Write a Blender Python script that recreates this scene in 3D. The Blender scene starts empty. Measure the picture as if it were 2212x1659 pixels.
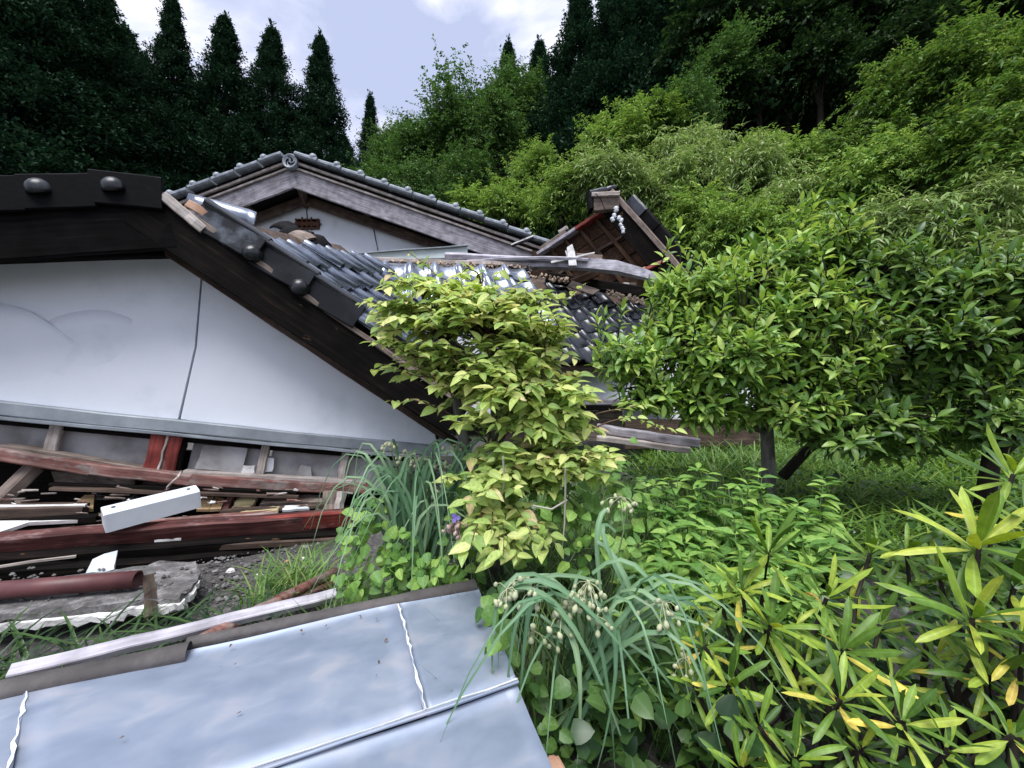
import bpy, math, random
import numpy as np
from mathutils import Vector, Matrix

# ------------------------------------------------------------------ camera, sky, sun, exposure
scene = bpy.context.scene
C = scene.collection
R = math.radians
cam_d = bpy.data.cameras.new('camera')
cam_d.sensor_width = 36.0
cam_d.lens = 14.0625
cam_d.clip_start = 0.02
cam_d.clip_end = 600.0
cam = bpy.data.objects.new('camera', cam_d)
cam.location = (0, 0, 1.0)
cam.rotation_euler = (R(90), 0, 0)
C.objects.link(cam)
scene.camera = cam

SUN_EL, SUN_AZ = 66.0, 195.0          # compass style: 0 = +Y, 90 = +X
world = bpy.data.worlds.new('World')
scene.world = world
world.use_nodes = True
wn, wl = world.node_tree.nodes, world.node_tree.links
wn.clear()
w_out = wn.new('ShaderNodeOutputWorld')
w_bg = wn.new('ShaderNodeBackground')
w_bg.inputs['Strength'].default_value = 0.05
w_sky = wn.new('ShaderNodeTexSky')
w_sky.sky_type = 'NISHITA'
w_sky.sun_disc = False
w_sky.sun_elevation = R(SUN_EL)
w_sky.sun_rotation = R(SUN_AZ)
w_sky.air_density = 1.0
w_sky.dust_density = 1.5
w_tc = wn.new('ShaderNodeTexCoord')
w_mp = wn.new('ShaderNodeMapping')
w_mp.inputs['Scale'].default_value = (1.0, 1.0, 2.2)
w_mp.inputs['Rotation'].default_value = (0.0, R(24), R(35))
w_n1 = wn.new('ShaderNodeTexNoise')
w_n1.inputs['Scale'].default_value = 3.4
w_n1.inputs['Detail'].default_value = 7.0
w_n1.inputs['Roughness'].default_value = 0.52
w_n1.inputs['Distortion'].default_value = 0.35
w_r1 = wn.new('ShaderNodeValToRGB')
w_r1.color_ramp.elements[0].position = 0.42
w_r1.color_ramp.elements[0].color = (3.8, 4.25, 5.9, 1)
w_r1.color_ramp.elements[1].position = 0.60
w_r1.color_ramp.elements[1].color = (7.6, 7.7, 8.5, 1)
e_ = w_r1.color_ramp.elements.new(0.5)
e_.color = (5.0, 5.35, 6.9, 1)
w_mix = wn.new('ShaderNodeMixRGB')
w_mix.inputs['Fac'].default_value = 0.9
wl.new(w_tc.outputs['Generated'], w_mp.inputs['Vector'])
wl.new(w_mp.outputs['Vector'], w_n1.inputs['Vector'])
wl.new(w_n1.outputs['Fac'], w_r1.inputs['Fac'])
wl.new(w_sky.outputs['Color'], w_mix.inputs['Color1'])
wl.new(w_r1.outputs['Color'], w_mix.inputs['Color2'])
wl.new(w_mix.outputs['Color'], w_bg.inputs['Color'])
wl.new(w_bg.outputs['Background'], w_out.inputs['Surface'])

sun_d = bpy.data.lights.new('sun', 'SUN')
sun_d.energy = 1.5
sun_d.angle = R(40)
sun_d.color = (1.0, 0.99, 0.975)
sun = bpy.data.objects.new('sun', sun_d)
a_, e2_ = R(SUN_AZ), R(SUN_EL)
to_sun = Vector((math.sin(a_) * math.cos(e2_), math.cos(a_) * math.cos(e2_), math.sin(e2_)))
sun.rotation_euler = to_sun.to_track_quat('Z', 'Y').to_euler()
C.objects.link(sun)

vs = scene.view_settings
vs.view_transform = 'Standard'
vs.look = 'None'
vs.exposure = 1.68
vs.gamma = 1.0
vs.use_curve_mapping = False
scene.cycles.max_bounces = 7
scene.cycles.diffuse_bounces = 3
scene.cycles.transmission_bounces = 3
scene.cycles.use_adaptive_sampling = True

# ------------------------------------------------------------------ helpers
rng = random.Random(11)
nr = np.random.default_rng(11)
F, CU, CV, CZ = 864.06, 1106.0, 829.5, 1.0   # survey grid: focal length and principal point


def P(u, v, Y):
    """surveyed point: bearing (u, v) at distance Y in front of the camera station"""
    return Vector(((u - CU) / F * Y, Y, CZ + (CV - v) / F * Y))


def UV(p):
    return CU + p[0] / p[1] * F, CV - (p[2] - CZ) / p[1] * F


class Plane:
    def __init__(self, p, n):
        self.p, self.n = Vector(p), Vector(n).normalized()

    def hit(self, u, v):
        d = Vector(((u - CU) / F, 1.0, (CV - v) / F))
        o = Vector((0, 0, CZ))
        t = (self.p - o).dot(self.n) / d.dot(self.n)
        return o + d * t

    def moved(self, k):
        return Plane(self.p + self.n * k, self.n)


def V(u, v, z):
    """point on the horizontal plane at height z"""
    return P(u, v, (CZ - z) * F / (v - CV))


def thing(name, label, cat, loc=(0, 0, 0), group=None, kind=None):
    o = bpy.data.objects.new(name, None)
    o.empty_display_size = 0.1
    C.objects.link(o)
    o.location = loc
    return tag(o, label, cat, group, kind)


def tag(o, label=None, cat=None, group=None, kind=None):
    if label: o['label'] = label
    if cat: o['category'] = cat
    if group: o['group'] = group
    if kind: o['kind'] = kind
    return o


def link(name, me, parent=None, mw=None, kind=None):
    """link a mesh; mw is its world matrix even when it has a parent (parents here are never rotated)"""
    o = bpy.data.objects.new(name, me)
    C.objects.link(o)
    m = mw or Matrix.Identity(4)
    if parent is not None:
        o.parent = parent
        q, off = parent, Vector((0, 0, 0))
        m0 = Matrix.Identity(4)
        if parent.parent is not None or parent.type == 'MESH':
            m0 = WORLD[parent.name]
        else:
            m0 = Matrix.Translation(parent.location)
        o.matrix_parent_inverse = m0.inverted()
    o.matrix_basis = m
    WORLD[o.name] = m
    if kind: o['kind'] = kind
    return o


WORLD = {}


def mesh(name, verts, faces, mat, smooth=False):
    me = bpy.data.meshes.new(name)
    me.from_pydata([tuple(v) for v in verts], [], [tuple(f) for f in faces])
    if mat: me.materials.append(mat)
    if smooth:
        me.polygons.foreach_set('use_smooth', [True] * len(me.polygons))
    me.update()
    return me


def frame(x, z):
    x = Vector(x).normalized()
    z = Vector(z)
    y = z.cross(x)
    if y.length < 1e-5:
        y = Vector((0.3, 0.9, 0.1)).cross(x)
    y.normalize()
    z = x.cross(y)
    return Matrix((x, y, z)).transposed()


def beam_mesh(name, L, w, h, mat, bend=0.0, rough=0.004, nseg=6, cham=0.12, taper=1.0):
    """a board of length L along x, width w along y, height h along z, slightly worn"""
    prof = []
    c = min(w, h) * cham
    for sy, sz in ((-1, -1), (1, -1), (1, 1), (-1, 1)):
        a = (sy * w / 2, sz * (h / 2 - c))
        b = (sy * (w / 2 - c), sz * h / 2)
        prof += [a, b] if sy * sz > 0 else [b, a]
    n = len(prof)
    vs_, fs = [], []
    for i in range(nseg + 1):
        t = i / nseg
        s = 1 + (taper - 1) * t
        zb = bend * 4 * t * (1 - t)
        jy, jz = rng.uniform(-rough, rough), rng.uniform(-rough, rough)
        for (y, z) in prof:
            vs_.append(((t - 0.5) * L, y * s + jy + rng.uniform(-rough, rough) * .3, z * s + zb + jz + rng.uniform(-rough, rough) * .3))
    for i in range(nseg):
        for k in range(n):
            k2 = (k + 1) % n
            fs.append((i * n + k, i * n + k2, (i + 1) * n + k2, (i + 1) * n + k))
    fs.append(tuple(reversed(range(n))))
    fs.append(tuple(nseg * n + k for k in range(n)))
    return mesh(name, vs_, fs, mat)


def beam(name, p0, p1, w, h, mat, parent=None, up=(0, 0, 1), **kw):
    p0, p1 = Vector(p0), Vector(p1)
    d = p1 - p0
    me = beam_mesh(name, d.length, w, h, mat, **kw)
    m = frame(d, up).to_4x4()
    m.translation = (p0 + p1) / 2
    return link(name, me, parent, m)


def slab(name, pts, th, mat, parent=None, n=None, rough=0.0):
    """polygon pts (world, roughly planar) given thickness th behind its face"""
    pts = [Vector(p) for p in pts]
    if n is None:
        n = Vector((0, 0, 0))
        for i in range(len(pts)):
            a, b = pts[i] - pts[0], pts[(i + 1) % len(pts)] - pts[0]
            n += a.cross(b)
        n.normalize()
        if n.dot(Vector((0, 0, CZ)) - pts[0]) < 0: n = -n
    else:
        n = Vector(n).normalized()
    c = sum(pts, Vector()) / len(pts)
    k = len(pts)
    vs_ = [p - c + Vector((rng.uniform(-rough, rough), rng.uniform(-rough, rough), rng.uniform(-rough, rough))) for p in pts]
    vs_ += [p - n * th for p in vs_]
    fs = [tuple(range(k)), tuple(reversed(range(k, 2 * k)))]
    for i in range(k):
        j = (i + 1) % k
        fs.append((i, i + k, j + k, j))
    return link(name, mesh(name, vs_, fs, mat), parent, Matrix.Translation(c))


def ragged(pts, n=8, amp=0.01):
    """subdivide the outline and make it ragged"""
    out = []
    pts = [Vector(p) for p in pts]
    for i, p in enumerate(pts):
        q = pts[(i + 1) % len(pts)]
        for k in range(n):
            t = k / n
            j = amp if k else 0
            out.append(p.lerp(q, t) + Vector((rng.uniform(-j, j), rng.uniform(-j, j) * .3, rng.uniform(-j, j))))
    return out


def tube_arrays(pts, rad, n=6, caps=True):
    pts = [Vector(p) for p in pts]
    vs_, fs = [], []
    ref = Vector((0.13, 0.21, 0.97))
    for i, p in enumerate(pts):
        t = (pts[min(i + 1, len(pts) - 1)] - pts[max(i - 1, 0)]).normalized()
        a = t.cross(ref)
        if a.length < 0.05: a = t.cross(Vector((1, 0, 0)))
        a.normalize()
        b = t.cross(a)
        r = rad[i] if isinstance(rad, (list, tuple)) else rad
        for k in range(n):
            an = 2 * math.pi * k / n
            vs_.append(p + a * (r * math.cos(an)) + b * (r * math.sin(an)))
    for i in range(len(pts) - 1):
        for k in range(n):
            k2 = (k + 1) % n
            fs.append((i * n + k, i * n + k2, (i + 1) * n + k2, (i + 1) * n + k))
    if caps:
        fs.append(tuple(reversed(range(n))))
        fs.append(tuple((len(pts) - 1) * n + k for k in range(n)))
    return vs_, fs


def tube(name, pts, rad, mat, parent=None, n=8, caps=True):
    v, f = tube_arrays(pts, rad, n, caps)
    c = Vector(pts[0])
    return link(name, mesh(name, [p - c for p in v], f, mat, True), parent, Matrix.Translation(c))


class Bundle:
    """collects many tubes or shells into one mesh"""
    def __init__(self): self.v, self.f = [], []

    def add(self, v, f):
        o = len(self.v)
        self.v += list(v)
        self.f += [tuple(i + o for i in q) for q in f]

    def tube(self, pts, rad, n=5): self.add(*tube_arrays(pts, rad, n, False))

    def done(self, name, mat, parent=None, smooth=True, kind=None, mw=None):
        return link(name, mesh(name, self.v, self.f, mat, smooth), parent, mw, kind)


def lathe_arrays(profile, n=12):
    """profile (r, z) turned about z"""
    v, f = [], []
    for r, z in profile:
        for k in range(n):
            a = 2 * math.pi * k / n
            v.append(Vector((r * math.cos(a), r * math.sin(a), z)))
    for i in range(len(profile) - 1):
        for k in range(n):
            k2 = (k + 1) % n
            f.append((i * n + k, i * n + k2, (i + 1) * n + k2, (i + 1) * n + k))
    f.append(tuple(reversed(range(n))))
    f.append(tuple((len(profile) - 1) * n + k for k in range(n)))
    return v, f


# ---- leaves
def leaf_template(L=1.0, W=0.4, nl=5, fold=0.25, droop=0.3, peak=0.42, tip=1.0, wave=0.0):
    """leaf along +x, face +z; fold lifts the edges, droop bends the tip down"""
    v, f = [], []
    for i in range(nl):
        t = i / (nl - 1)
        s = max(0.0, math.sin(math.pi * t ** (math.log(0.5) / math.log(peak)))) ** tip
        if i == 0: s = 0.06
        if i == nl - 1: s = 0.015
        hw = W / 2 * s
        ang = droop * t
        x = L * (math.sin(ang) / droop if abs(droop) > 1e-3 else t)
        z = -L * ((1 - math.cos(ang)) / droop if abs(droop) > 1e-3 else 0)
        wz = wave * L * math.sin(t * 9.0)
        v += [(x, -hw, z + hw * fold * 2 + wz), (x, 0, z), (x, hw, z + hw * fold * 2 - wz)]
    for i in range(nl - 1):
        a = i * 3
        f += [(a, a + 3, a + 4, a + 1), (a + 1, a + 4, a + 5, a + 2)]
    return np.array(v), np.array(f)


QUADLEAF = (np.array([(0, 0, 0), (.45, -.26, .08), (1, 0, -.12), (.45, .26, .08)], float), np.array([(0, 1, 2, 3)]))
NEEDLE = (np.array([(0, -.12, 0), (.5, -.16, .05), (1, 0, -.05), (.5, .16, .05)], float), np.array([(0, 1, 2, 3)]))


def dir_frames(D, N):
    """arrays of leaf directions and approximate normals -> (n,3,3) matrices (columns x,y,z)"""
    D = D / np.maximum(np.linalg.norm(D, axis=1, keepdims=True), 1e-9)
    Yv = np.cross(N, D)
    ln = np.linalg.norm(Yv, axis=1, keepdims=True)
    Yv = np.where(ln < 1e-4, np.cross(np.array([[.3, .5, .8]]), D), Yv)
    Yv = Yv / np.maximum(np.linalg.norm(Yv, axis=1, keepdims=True), 1e-9)
    Z = np.cross(D, Yv)
    return np.stack([D, Yv, Z], axis=2)


def scatter_mesh(name, tmpl, pos, M, scale, mat, tint=None, smooth=True):
    tv, tf = tmpl
    n, k = len(pos), len(tv)
    sv = tv[None, :, :] * np.asarray(scale).reshape(n, 1, -1)
    W = np.einsum('nij,nkj->nki', M, sv) + pos[:, None, :]
    Fc = (tf[None, :, :] + (np.arange(n) * k)[:, None, None]).reshape(-1, tf.shape[1])
    me = bpy.data.meshes.new(name)
    nv, nf, fl = n * k, len(Fc), tf.shape[1]
    me.vertices.add(nv)
    me.vertices.foreach_set('co', W.reshape(-1).astype(np.float32))
    me.loops.add(nf * fl)
    me.loops.foreach_set('vertex_index', Fc.reshape(-1).astype(np.int32))
    me.polygons.add(nf)
    me.polygons.foreach_set('loop_start', (np.arange(nf) * fl).astype(np.int32))
    if smooth:
        me.polygons.foreach_set('use_smooth', np.ones(nf, bool))
    if k % 3 == 0:
        ra = me.attributes.new('rib', 'FLOAT', 'POINT')
        ra.data.foreach_set('value', np.tile(np.array([0, 1, 0], np.float32), nv // 3))
    at = me.attributes.new('tint', 'FLOAT', 'FACE')
    tt = nr.random(n) if tint is None else np.asarray(tint)
    at.data.foreach_set('value', np.repeat(tt, len(tf)).astype(np.float32))
    me.materials.append(mat)
    me.update(calc_edges=True)
    return me


def add_rib(m_):
    ra = m_.attributes.new('rib', 'FLOAT', 'POINT')
    ra.data.foreach_set('value', np.tile(np.array([0, 1, 0], np.float32), len(m_.vertices) // 3))


def foliage(parent, name, tmpl, pos, D, N, scale, mat, keep=300, part='leaf', tint=None, variants=None, tint_part=0.0):
    """the leaves nearest the camera as leaf objects, the rest joined"""
    pos, D, N = np.array(pos, float), np.array(D, float), np.array(N, float)
    scale = np.array(scale, float)
    M = dir_frames(D, N)
    dist = np.linalg.norm(pos - np.array([0, 0, CZ]), axis=1) / scale
    order = np.argsort(dist)
    near, far = order[:keep], order[keep:]
    me0 = []
    for tm in (variants or [tmpl]):
        m_ = bpy.data.meshes.new(part)
        m_.from_pydata([tuple(q) for q in tm[0]], [], [tuple(q) for q in tm[1]])
        add_rib(m_)
        m_.polygons.foreach_set('use_smooth', [True] * len(m_.polygons))
        m_.materials.append(mat)
        me0.append(m_)
    for i in near:
        m4 = Matrix([list(M[i][r] * scale[i]) + [pos[i][r]] for r in range(3)] + [[0, 0, 0, 1]])
        o = link(part, me0[int(i) % len(me0)], parent, m4)
    if len(far):
        me = scatter_mesh(name, tmpl, pos[far], M[far], scale[far], mat, None if tint is None else np.asarray(tint)[far])
        link(name, me, parent, None, 'stuff')


# ------------------------------------------------------------------ materials
def new_mat(name):
    m = bpy.data.materials.new(name)
    m.use_nodes = True
    nt = m.node_tree
    b = nt.nodes['Principled BSDF']
    return m, nt.nodes, nt.links, b, nt.nodes['Material Output']


def ramp(nodes, stops):
    r = nodes.new('ShaderNodeValToRGB')
    el = r.color_ramp.elements
    el[0].position, el[0].color = stops[0][0], (*stops[0][1], 1)
    el[1].position, el[1].color = stops[-1][0], (*stops[-1][1], 1)
    for p, c in stops[1:-1]:
        e = el.new(p)
        e.color = (*c, 1)
    return r


def leaf_mat(name, stops, trans=0.35, rough=0.42, spec=0.35, vein=0.0):
    m, n, l, b, out = new_mat(name)
    oi = n.new('ShaderNodeObjectInfo')
    at = n.new('ShaderNodeAttribute')
    at.attribute_name = 'tint'
    add = n.new('ShaderNodeMath'); add.operation = 'ADD'
    fr = n.new('ShaderNodeMath'); fr.operation = 'FRACT'
    l.new(oi.outputs['Random'], add.inputs[0])
    l.new(at.outputs['Fac'], add.inputs[1])
    l.new(add.outputs[0], fr.inputs[0])
    rp = ramp(n, stops)
    l.new(fr.outputs[0], rp.inputs['Fac'])
    tc = n.new('ShaderNodeTexCoord')
    nz = n.new('ShaderNodeTexNoise')
    nz.inputs['Scale'].default_value = 7.0
    nz.inputs['Detail'].default_value = 4.0
    l.new(tc.outputs['Object'], nz.inputs['Vector'])
    hsv = n.new('ShaderNodeHueSaturation')
    mr = n.new('ShaderNodeMapRange')
    mr.inputs['From Min'].default_value = 0.3
    mr.inputs['From Max'].default_value = 0.7
    mr.inputs['To Min'].default_value = 0.78
    mr.inputs['To Max'].default_value = 1.2
    l.new(nz.outputs['Fac'], mr.inputs['Value'])
    l.new(mr.outputs['Result'], hsv.inputs['Value'])
    l.new(rp.outputs['Color'], hsv.inputs['Color'])
    # paler midrib
    ar = n.new('ShaderNodeAttribute')
    ar.attribute_name = 'rib'
    pw = n.new('ShaderNodeMath'); pw.operation = 'POWER'
    pw.inputs[1].default_value = 7.0
    l.new(ar.outputs['Fac'], pw.inputs[0])
    ml = n.new('ShaderNodeMath'); ml.operation = 'MULTIPLY'
    ml.inputs[1].default_value = 0.5
    l.new(pw.outputs[0], ml.inputs[0])
    rb = n.new('ShaderNodeMixRGB')
    hr = n.new('ShaderNodeHueSaturation')
    hr.inputs['Saturation'].default_value = 0.8
    hr.inputs['Value'].default_value = 1.7
    l.new(hsv.outputs['Color'], hr.inputs['Color'])
    l.new(ml.outputs[0], rb.inputs['Fac'])
    l.new(hsv.outputs['Color'], rb.inputs['Color1'])
    l.new(hr.outputs['Color'], rb.inputs['Color2'])
    l.new(rb.outputs['Color'], b.inputs['Base Color'])
    b.inputs['Roughness'].default_value = rough
    b.inputs['Specular IOR Level'].default_value = spec
    tr = n.new('ShaderNodeBsdfTranslucent')
    h2 = n.new('ShaderNodeHueSaturation')
    h2.inputs['Hue'].default_value = 0.485
    h2.inputs['Saturation'].default_value = 1.1
    h2.inputs['Value'].default_value = 1.25
    l.new(hsv.outputs['Color'], h2.inputs['Color'])
    l.new(h2.outputs['Color'], tr.inputs['Color'])
    mx = n.new('ShaderNodeMixShader')
    mx.inputs['Fac'].default_value = trans
    l.new(b.outputs[0], mx.inputs[1])
    l.new(tr.outputs[0], mx.inputs[2])
    l.new(mx.outputs[0], out.inputs['Surface'])
    return m


def grain_mat(name, stops, stretch=(1.2, 22, 22), rough=0.75, spec=0.25, flake=None, flake_lo=0.5, flake_hi=0.56, bump=0.25, grime=0.35):
    """weathered timber, grain along the board; flake = colour showing where paint or surface has gone"""
    m, n, l, b, out = new_mat(name)
    tc = n.new('ShaderNodeTexCoord')
    oi = n.new('ShaderNodeObjectInfo')
    off = n.new('ShaderNodeVectorMath'); off.operation = 'MULTIPLY_ADD'
    cmb = n.new('ShaderNodeCombineXYZ')
    for k in range(3): l.new(oi.outputs['Random'], cmb.inputs[k])
    off.inputs[1].default_value = (17, 31, 23)
    l.new(cmb.outputs[0], off.inputs[0])
    l.new(tc.outputs['Object'], off.inputs[2])
    mp = n.new('ShaderNodeMapping')
    mp.inputs['Scale'].default_value = stretch
    l.new(off.outputs[0], mp.inputs['Vector'])
    nz = n.new('ShaderNodeTexNoise')
    nz.inputs['Scale'].default_value = 2.2
    nz.inputs['Detail'].default_value = 8
    nz.inputs['Roughness'].default_value = 0.62
    l.new(mp.outputs[0], nz.inputs['Vector'])
    rp = ramp(n, stops)
    l.new(nz.outputs['Fac'], rp.inputs['Fac'])
    col = rp.outputs['Color']
    n2 = n.new('ShaderNodeTexNoise')
    n2.inputs['Scale'].default_value = 4.5
    n2.inputs['Detail'].default_value = 6
    n2.inputs['Roughness'].default_value = 0.7
    m2 = n.new('ShaderNodeMapping')
    m2.inputs['Scale'].default_value = (0.9, 2.6, 2.6)
    l.new(off.outputs[0], m2.inputs['Vector'])
    l.new(m2.outputs[0], n2.inputs['Vector'])
    if flake:
        mr = n.new('ShaderNodeMapRange')
        mr.inputs['From Min'].default_value = flake_lo
        mr.inputs['From Max'].default_value = flake_hi
        l.new(n2.outputs['Fac'], mr.inputs['Value'])
        mx = n.new('ShaderNodeMixRGB')
        l.new(mr.outputs[0], mx.inputs['Fac'])
        l.new(col, mx.inputs['Color1'])
        mx.inputs['Color2'].default_value = (*flake, 1)
        col = mx.outputs['Color']
    if grime:
        n3 = n.new('ShaderNodeTexNoise')
        n3.inputs['Scale'].default_value = 9
        n3.inputs['Detail'].default_value = 5
        l.new(off.outputs[0], n3.inputs['Vector'])
        mr3 = n.new('ShaderNodeMapRange')
        mr3.inputs['From Min'].default_value = 0.35
        mr3.inputs['From Max'].default_value = 0.65
        mr3.inputs['To Min'].default_value = 1 - grime
        mr3.inputs['To Max'].default_value = 1 + grime * .4
        l.new(n3.outputs['Fac'], mr3.inputs['Value'])
        hv = n.new('ShaderNodeHueSaturation')
        l.new(col, hv.inputs['Color'])
        l.new(mr3.outputs[0], hv.inputs['Value'])
        col = hv.outputs['Color']
    l.new(col, b.inputs['Base Color'])
    b.inputs['Roughness'].default_value = rough
    b.inputs['Specular IOR Level'].default_value = spec
    bp = n.new('ShaderNodeBump')
    bp.inputs['Strength'].default_value = bump
    bp.inputs['Distance'].default_value = 0.01
    l.new(nz.outputs['Fac'], bp.inputs['Height'])
    l.new(bp.outputs[0], b.inputs['Normal'])
    return m


def noise_mat(name, stops, scale=3.0, rough=0.8, spec=0.3, metal=0.0, bump=0.1, bscale=30.0, detail=7, rrange=None, coat=0.0, nrough=.6, bdist=0.01):
    m, n, l, b, out = new_mat(name)
    tc = n.new('ShaderNodeTexCoord')
    oi = n.new('ShaderNodeObjectInfo')
    cmb = n.new('ShaderNodeCombineXYZ')
    for k in range(3): l.new(oi.outputs['Random'], cmb.inputs[k])
    off = n.new('ShaderNodeVectorMath'); off.operation = 'MULTIPLY_ADD'
    off.inputs[1].default_value = (13, 29, 41)
    l.new(cmb.outputs[0], off.inputs[0])
    l.new(tc.outputs['Object'], off.inputs[2])
    nz = n.new('ShaderNodeTexNoise')
    nz.inputs['Scale'].default_value = scale
    nz.inputs['Detail'].default_value = detail
    nz.inputs['Roughness'].default_value = nrough
    l.new(off.outputs[0], nz.inputs['Vector'])
    rp = ramp(n, stops)
    l.new(nz.outputs['Fac'], rp.inputs['Fac'])
    l.new(rp.outputs['Color'], b.inputs['Base Color'])
    b.inputs['Roughness'].default_value = rough
    b.inputs['Metallic'].default_value = metal
    b.inputs['Specular IOR Level'].default_value = spec
    b.inputs['Coat Weight'].default_value = coat
    if rrange:
        mr = n.new('ShaderNodeMapRange')
        mr.inputs['From Min'].default_value = 0.35
        mr.inputs['From Max'].default_value = 0.65
        mr.inputs['To Min'].default_value = rrange[0]
        mr.inputs['To Max'].default_value = rrange[1]
        l.new(nz.outputs['Fac'], mr.inputs['Value'])
        l.new(mr.outputs[0], b.inputs['Roughness'])
    if bump:
        n2 = n.new('ShaderNodeTexNoise')
        n2.inputs['Scale'].default_value = bscale
        n2.inputs['Detail'].default_value = 5
        l.new(off.outputs[0], n2.inputs['Vector'])
        bp = n.new('ShaderNodeBump')
        bp.inputs['Strength'].default_value = bump
        bp.inputs['Distance'].default_value = bdist
        l.new(n2.outputs['Fac'], bp.inputs['Height'])
        l.new(bp.outputs[0], b.inputs['Normal'])
    return m


M = {}
M['plaster'] = noise_mat('plaster', [(.30, (.70, .74, .80)), (.45, (.80, .83, .89)), (.7, (.83, .86, .92))], 2.2, .85, .2, bump=.12, bscale=60)
M['plaster_old'] = noise_mat('plaster_old', [(.28, (.40, .40, .41)), (.42, (.68, .71, .76)), (.7, (.76, .79, .86))], 1.4, .85, .2, bump=.12, bscale=40)
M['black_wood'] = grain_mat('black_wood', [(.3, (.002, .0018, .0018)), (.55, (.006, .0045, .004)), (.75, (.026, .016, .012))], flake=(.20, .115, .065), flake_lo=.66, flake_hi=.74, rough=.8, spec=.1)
M['jet_wood'] = grain_mat('jet_wood', [(.3, (.003, .003, .003)), (.6, (.007, .006, .006)), (.75, (.018, .013, .011))], rough=.85, spec=.06)  # near-black board colour without flaked patches
M['dark_wood'] = grain_mat('dark_wood', [(.3, (.035, .024, .019)), (.5, (.085, .058, .045)), (.72, (.16, .115, .09))], rough=.78)
M['grey_wood'] = grain_mat('grey_wood', [(.3, (.16, .145, .16)), (.5, (.31, .29, .32)), (.72, (.47, .45, .49))], rough=.8)
M['pale_wood'] = grain_mat('pale_wood', [(.3, (.27, .22, .19)), (.5, (.42, .37, .34)), (.72, (.55, .50, .48))], rough=.8)
M['fresh_wood'] = grain_mat('fresh_wood', [(.3, (.35, .22, .11)), (.5, (.50, .34, .18)), (.72, (.60, .45, .27))], rough=.7, grime=.2)
M['brown_wood'] = grain_mat('brown_wood', [(.3, (.018, .009, .005)), (.5, (.05, .025, .012)), (.72, (.13, .065, .028))], rough=.75)
M['mid_wood'] = grain_mat('mid_wood', [(.3, (.10, .075, .06)), (.5, (.20, .155, .13)), (.72, (.30, .25, .22))], rough=.8)
M['red_paint'] = grain_mat('red_paint', [(.3, (.13, .022, .018)), (.5, (.22, .042, .034)), (.72, (.30, .075, .06))], flake=(.34, .22, .19), flake_lo=.58, flake_hi=.66, rough=.6)
M['red_worn'] = grain_mat('red_worn', [(.3, (.12, .04, .034)), (.5, (.21, .095, .08)), (.72, (.33, .21, .18))], flake=(.30, .25, .23), flake_lo=.47, flake_hi=.60, rough=.7)
M['red_dusty'] = grain_mat('red_dusty', [(.3, (.035, .013, .012)), (.5, (.085, .026, .024)), (.72, (.16, .07, .062))], flake=(.26, .17, .165), flake_lo=.55, flake_hi=.70, rough=.65)
M['maroon'] = noise_mat('maroon', [(.3, (.075, .026, .028)), (.6, (.13, .048, .048)), (.75, (.22, .13, .13))], 6, .45, .4, bump=.05)
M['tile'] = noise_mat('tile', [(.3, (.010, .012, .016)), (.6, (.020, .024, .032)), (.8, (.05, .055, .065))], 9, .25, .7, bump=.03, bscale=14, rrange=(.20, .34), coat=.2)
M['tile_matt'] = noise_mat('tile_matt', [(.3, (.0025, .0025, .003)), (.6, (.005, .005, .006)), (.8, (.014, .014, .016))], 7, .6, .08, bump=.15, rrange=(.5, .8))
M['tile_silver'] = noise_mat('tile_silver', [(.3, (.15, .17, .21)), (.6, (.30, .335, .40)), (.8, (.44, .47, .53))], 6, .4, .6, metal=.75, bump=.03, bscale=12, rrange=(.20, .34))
M['verge'] = noise_mat('verge', [(.4, (.005, .006, .007)), (.56, (.016, .018, .022)), (.66, (.10, .115, .14))], 3.5, .4, .25, bump=.1, rrange=(.3, .5))
M['knob_glaze'] = noise_mat('knob_glaze', [(.3, (.006, .007, .009)), (.55, (.014, .016, .02)), (.7, (.05, .056, .07))], 9, .3, .5, bump=.06, rrange=(.25, .42))
M['lavender_wood'] = grain_mat('lavender_wood', [(.3, (.30, .28, .32)), (.5, (.46, .44, .50)), (.72, (.60, .58, .64))], rough=.7)
M['tile_grey'] = noise_mat('tile_grey', [(.3, (.13, .15, .175)), (.6, (.27, .30, .34)), (.8, (.42, .45, .49))], 9, .35, .5, bump=.1, rrange=(.28, .5))
M['clay'] = noise_mat('clay', [(.3, (.28, .15, .10)), (.55, (.42, .25, .17)), (.75, (.5, .34, .25))], 12, .85, .2, bump=.25)
M['mud'] = noise_mat('mud', [(.3, (.33, .25, .19)), (.5, (.48, .38, .29)), (.75, (.60, .50, .41))], 14, .95, .1, bump=.5, bscale=40)
M['grey_metal'] = noise_mat('grey_metal', [(.3, (.20, .225, .25)), (.55, (.29, .32, .35)), (.75, (.38, .41, .44))], 5, .5, .4, metal=.25, bump=.06)
M['plywood'] = noise_mat('plywood', [(.3, (.18, .17, .165)), (.5, (.34, .335, .34)), (.72, (.46, .46, .48))], 3, .9, .2, bump=.1)
M['white_enamel'] = noise_mat('white_enamel', [(.3, (.58, .61, .66)), (.6, (.70, .73, .78)), (.8, (.74, .77, .82))], 4, .35, .45, bump=.03)
M['screw'] = noise_mat('screw', [(.3, (.02, .04, .08)), (.7, (.05, .08, .14))], 20, .4, .5)
M['mint'] = noise_mat('mint', [(.3, (.50, .58, .57)), (.7, (.66, .74, .72))], 2, .45, .4, bump=.02)
M['concrete'] = noise_mat('concrete', [(.3, (.045, .042, .042)), (.5, (.12, .115, .115)), (.72, (.34, .33, .33))], 11, .95, .2, bump=.6, bscale=35, detail=9, nrough=.75)
M['white_board'] = noise_mat('white_board', [(.3, (.45, .44, .43)), (.5, (.66, .65, .64)), (.75, (.76, .76, .76))], 16, .9, .2, bump=.4, bscale=50)
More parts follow.
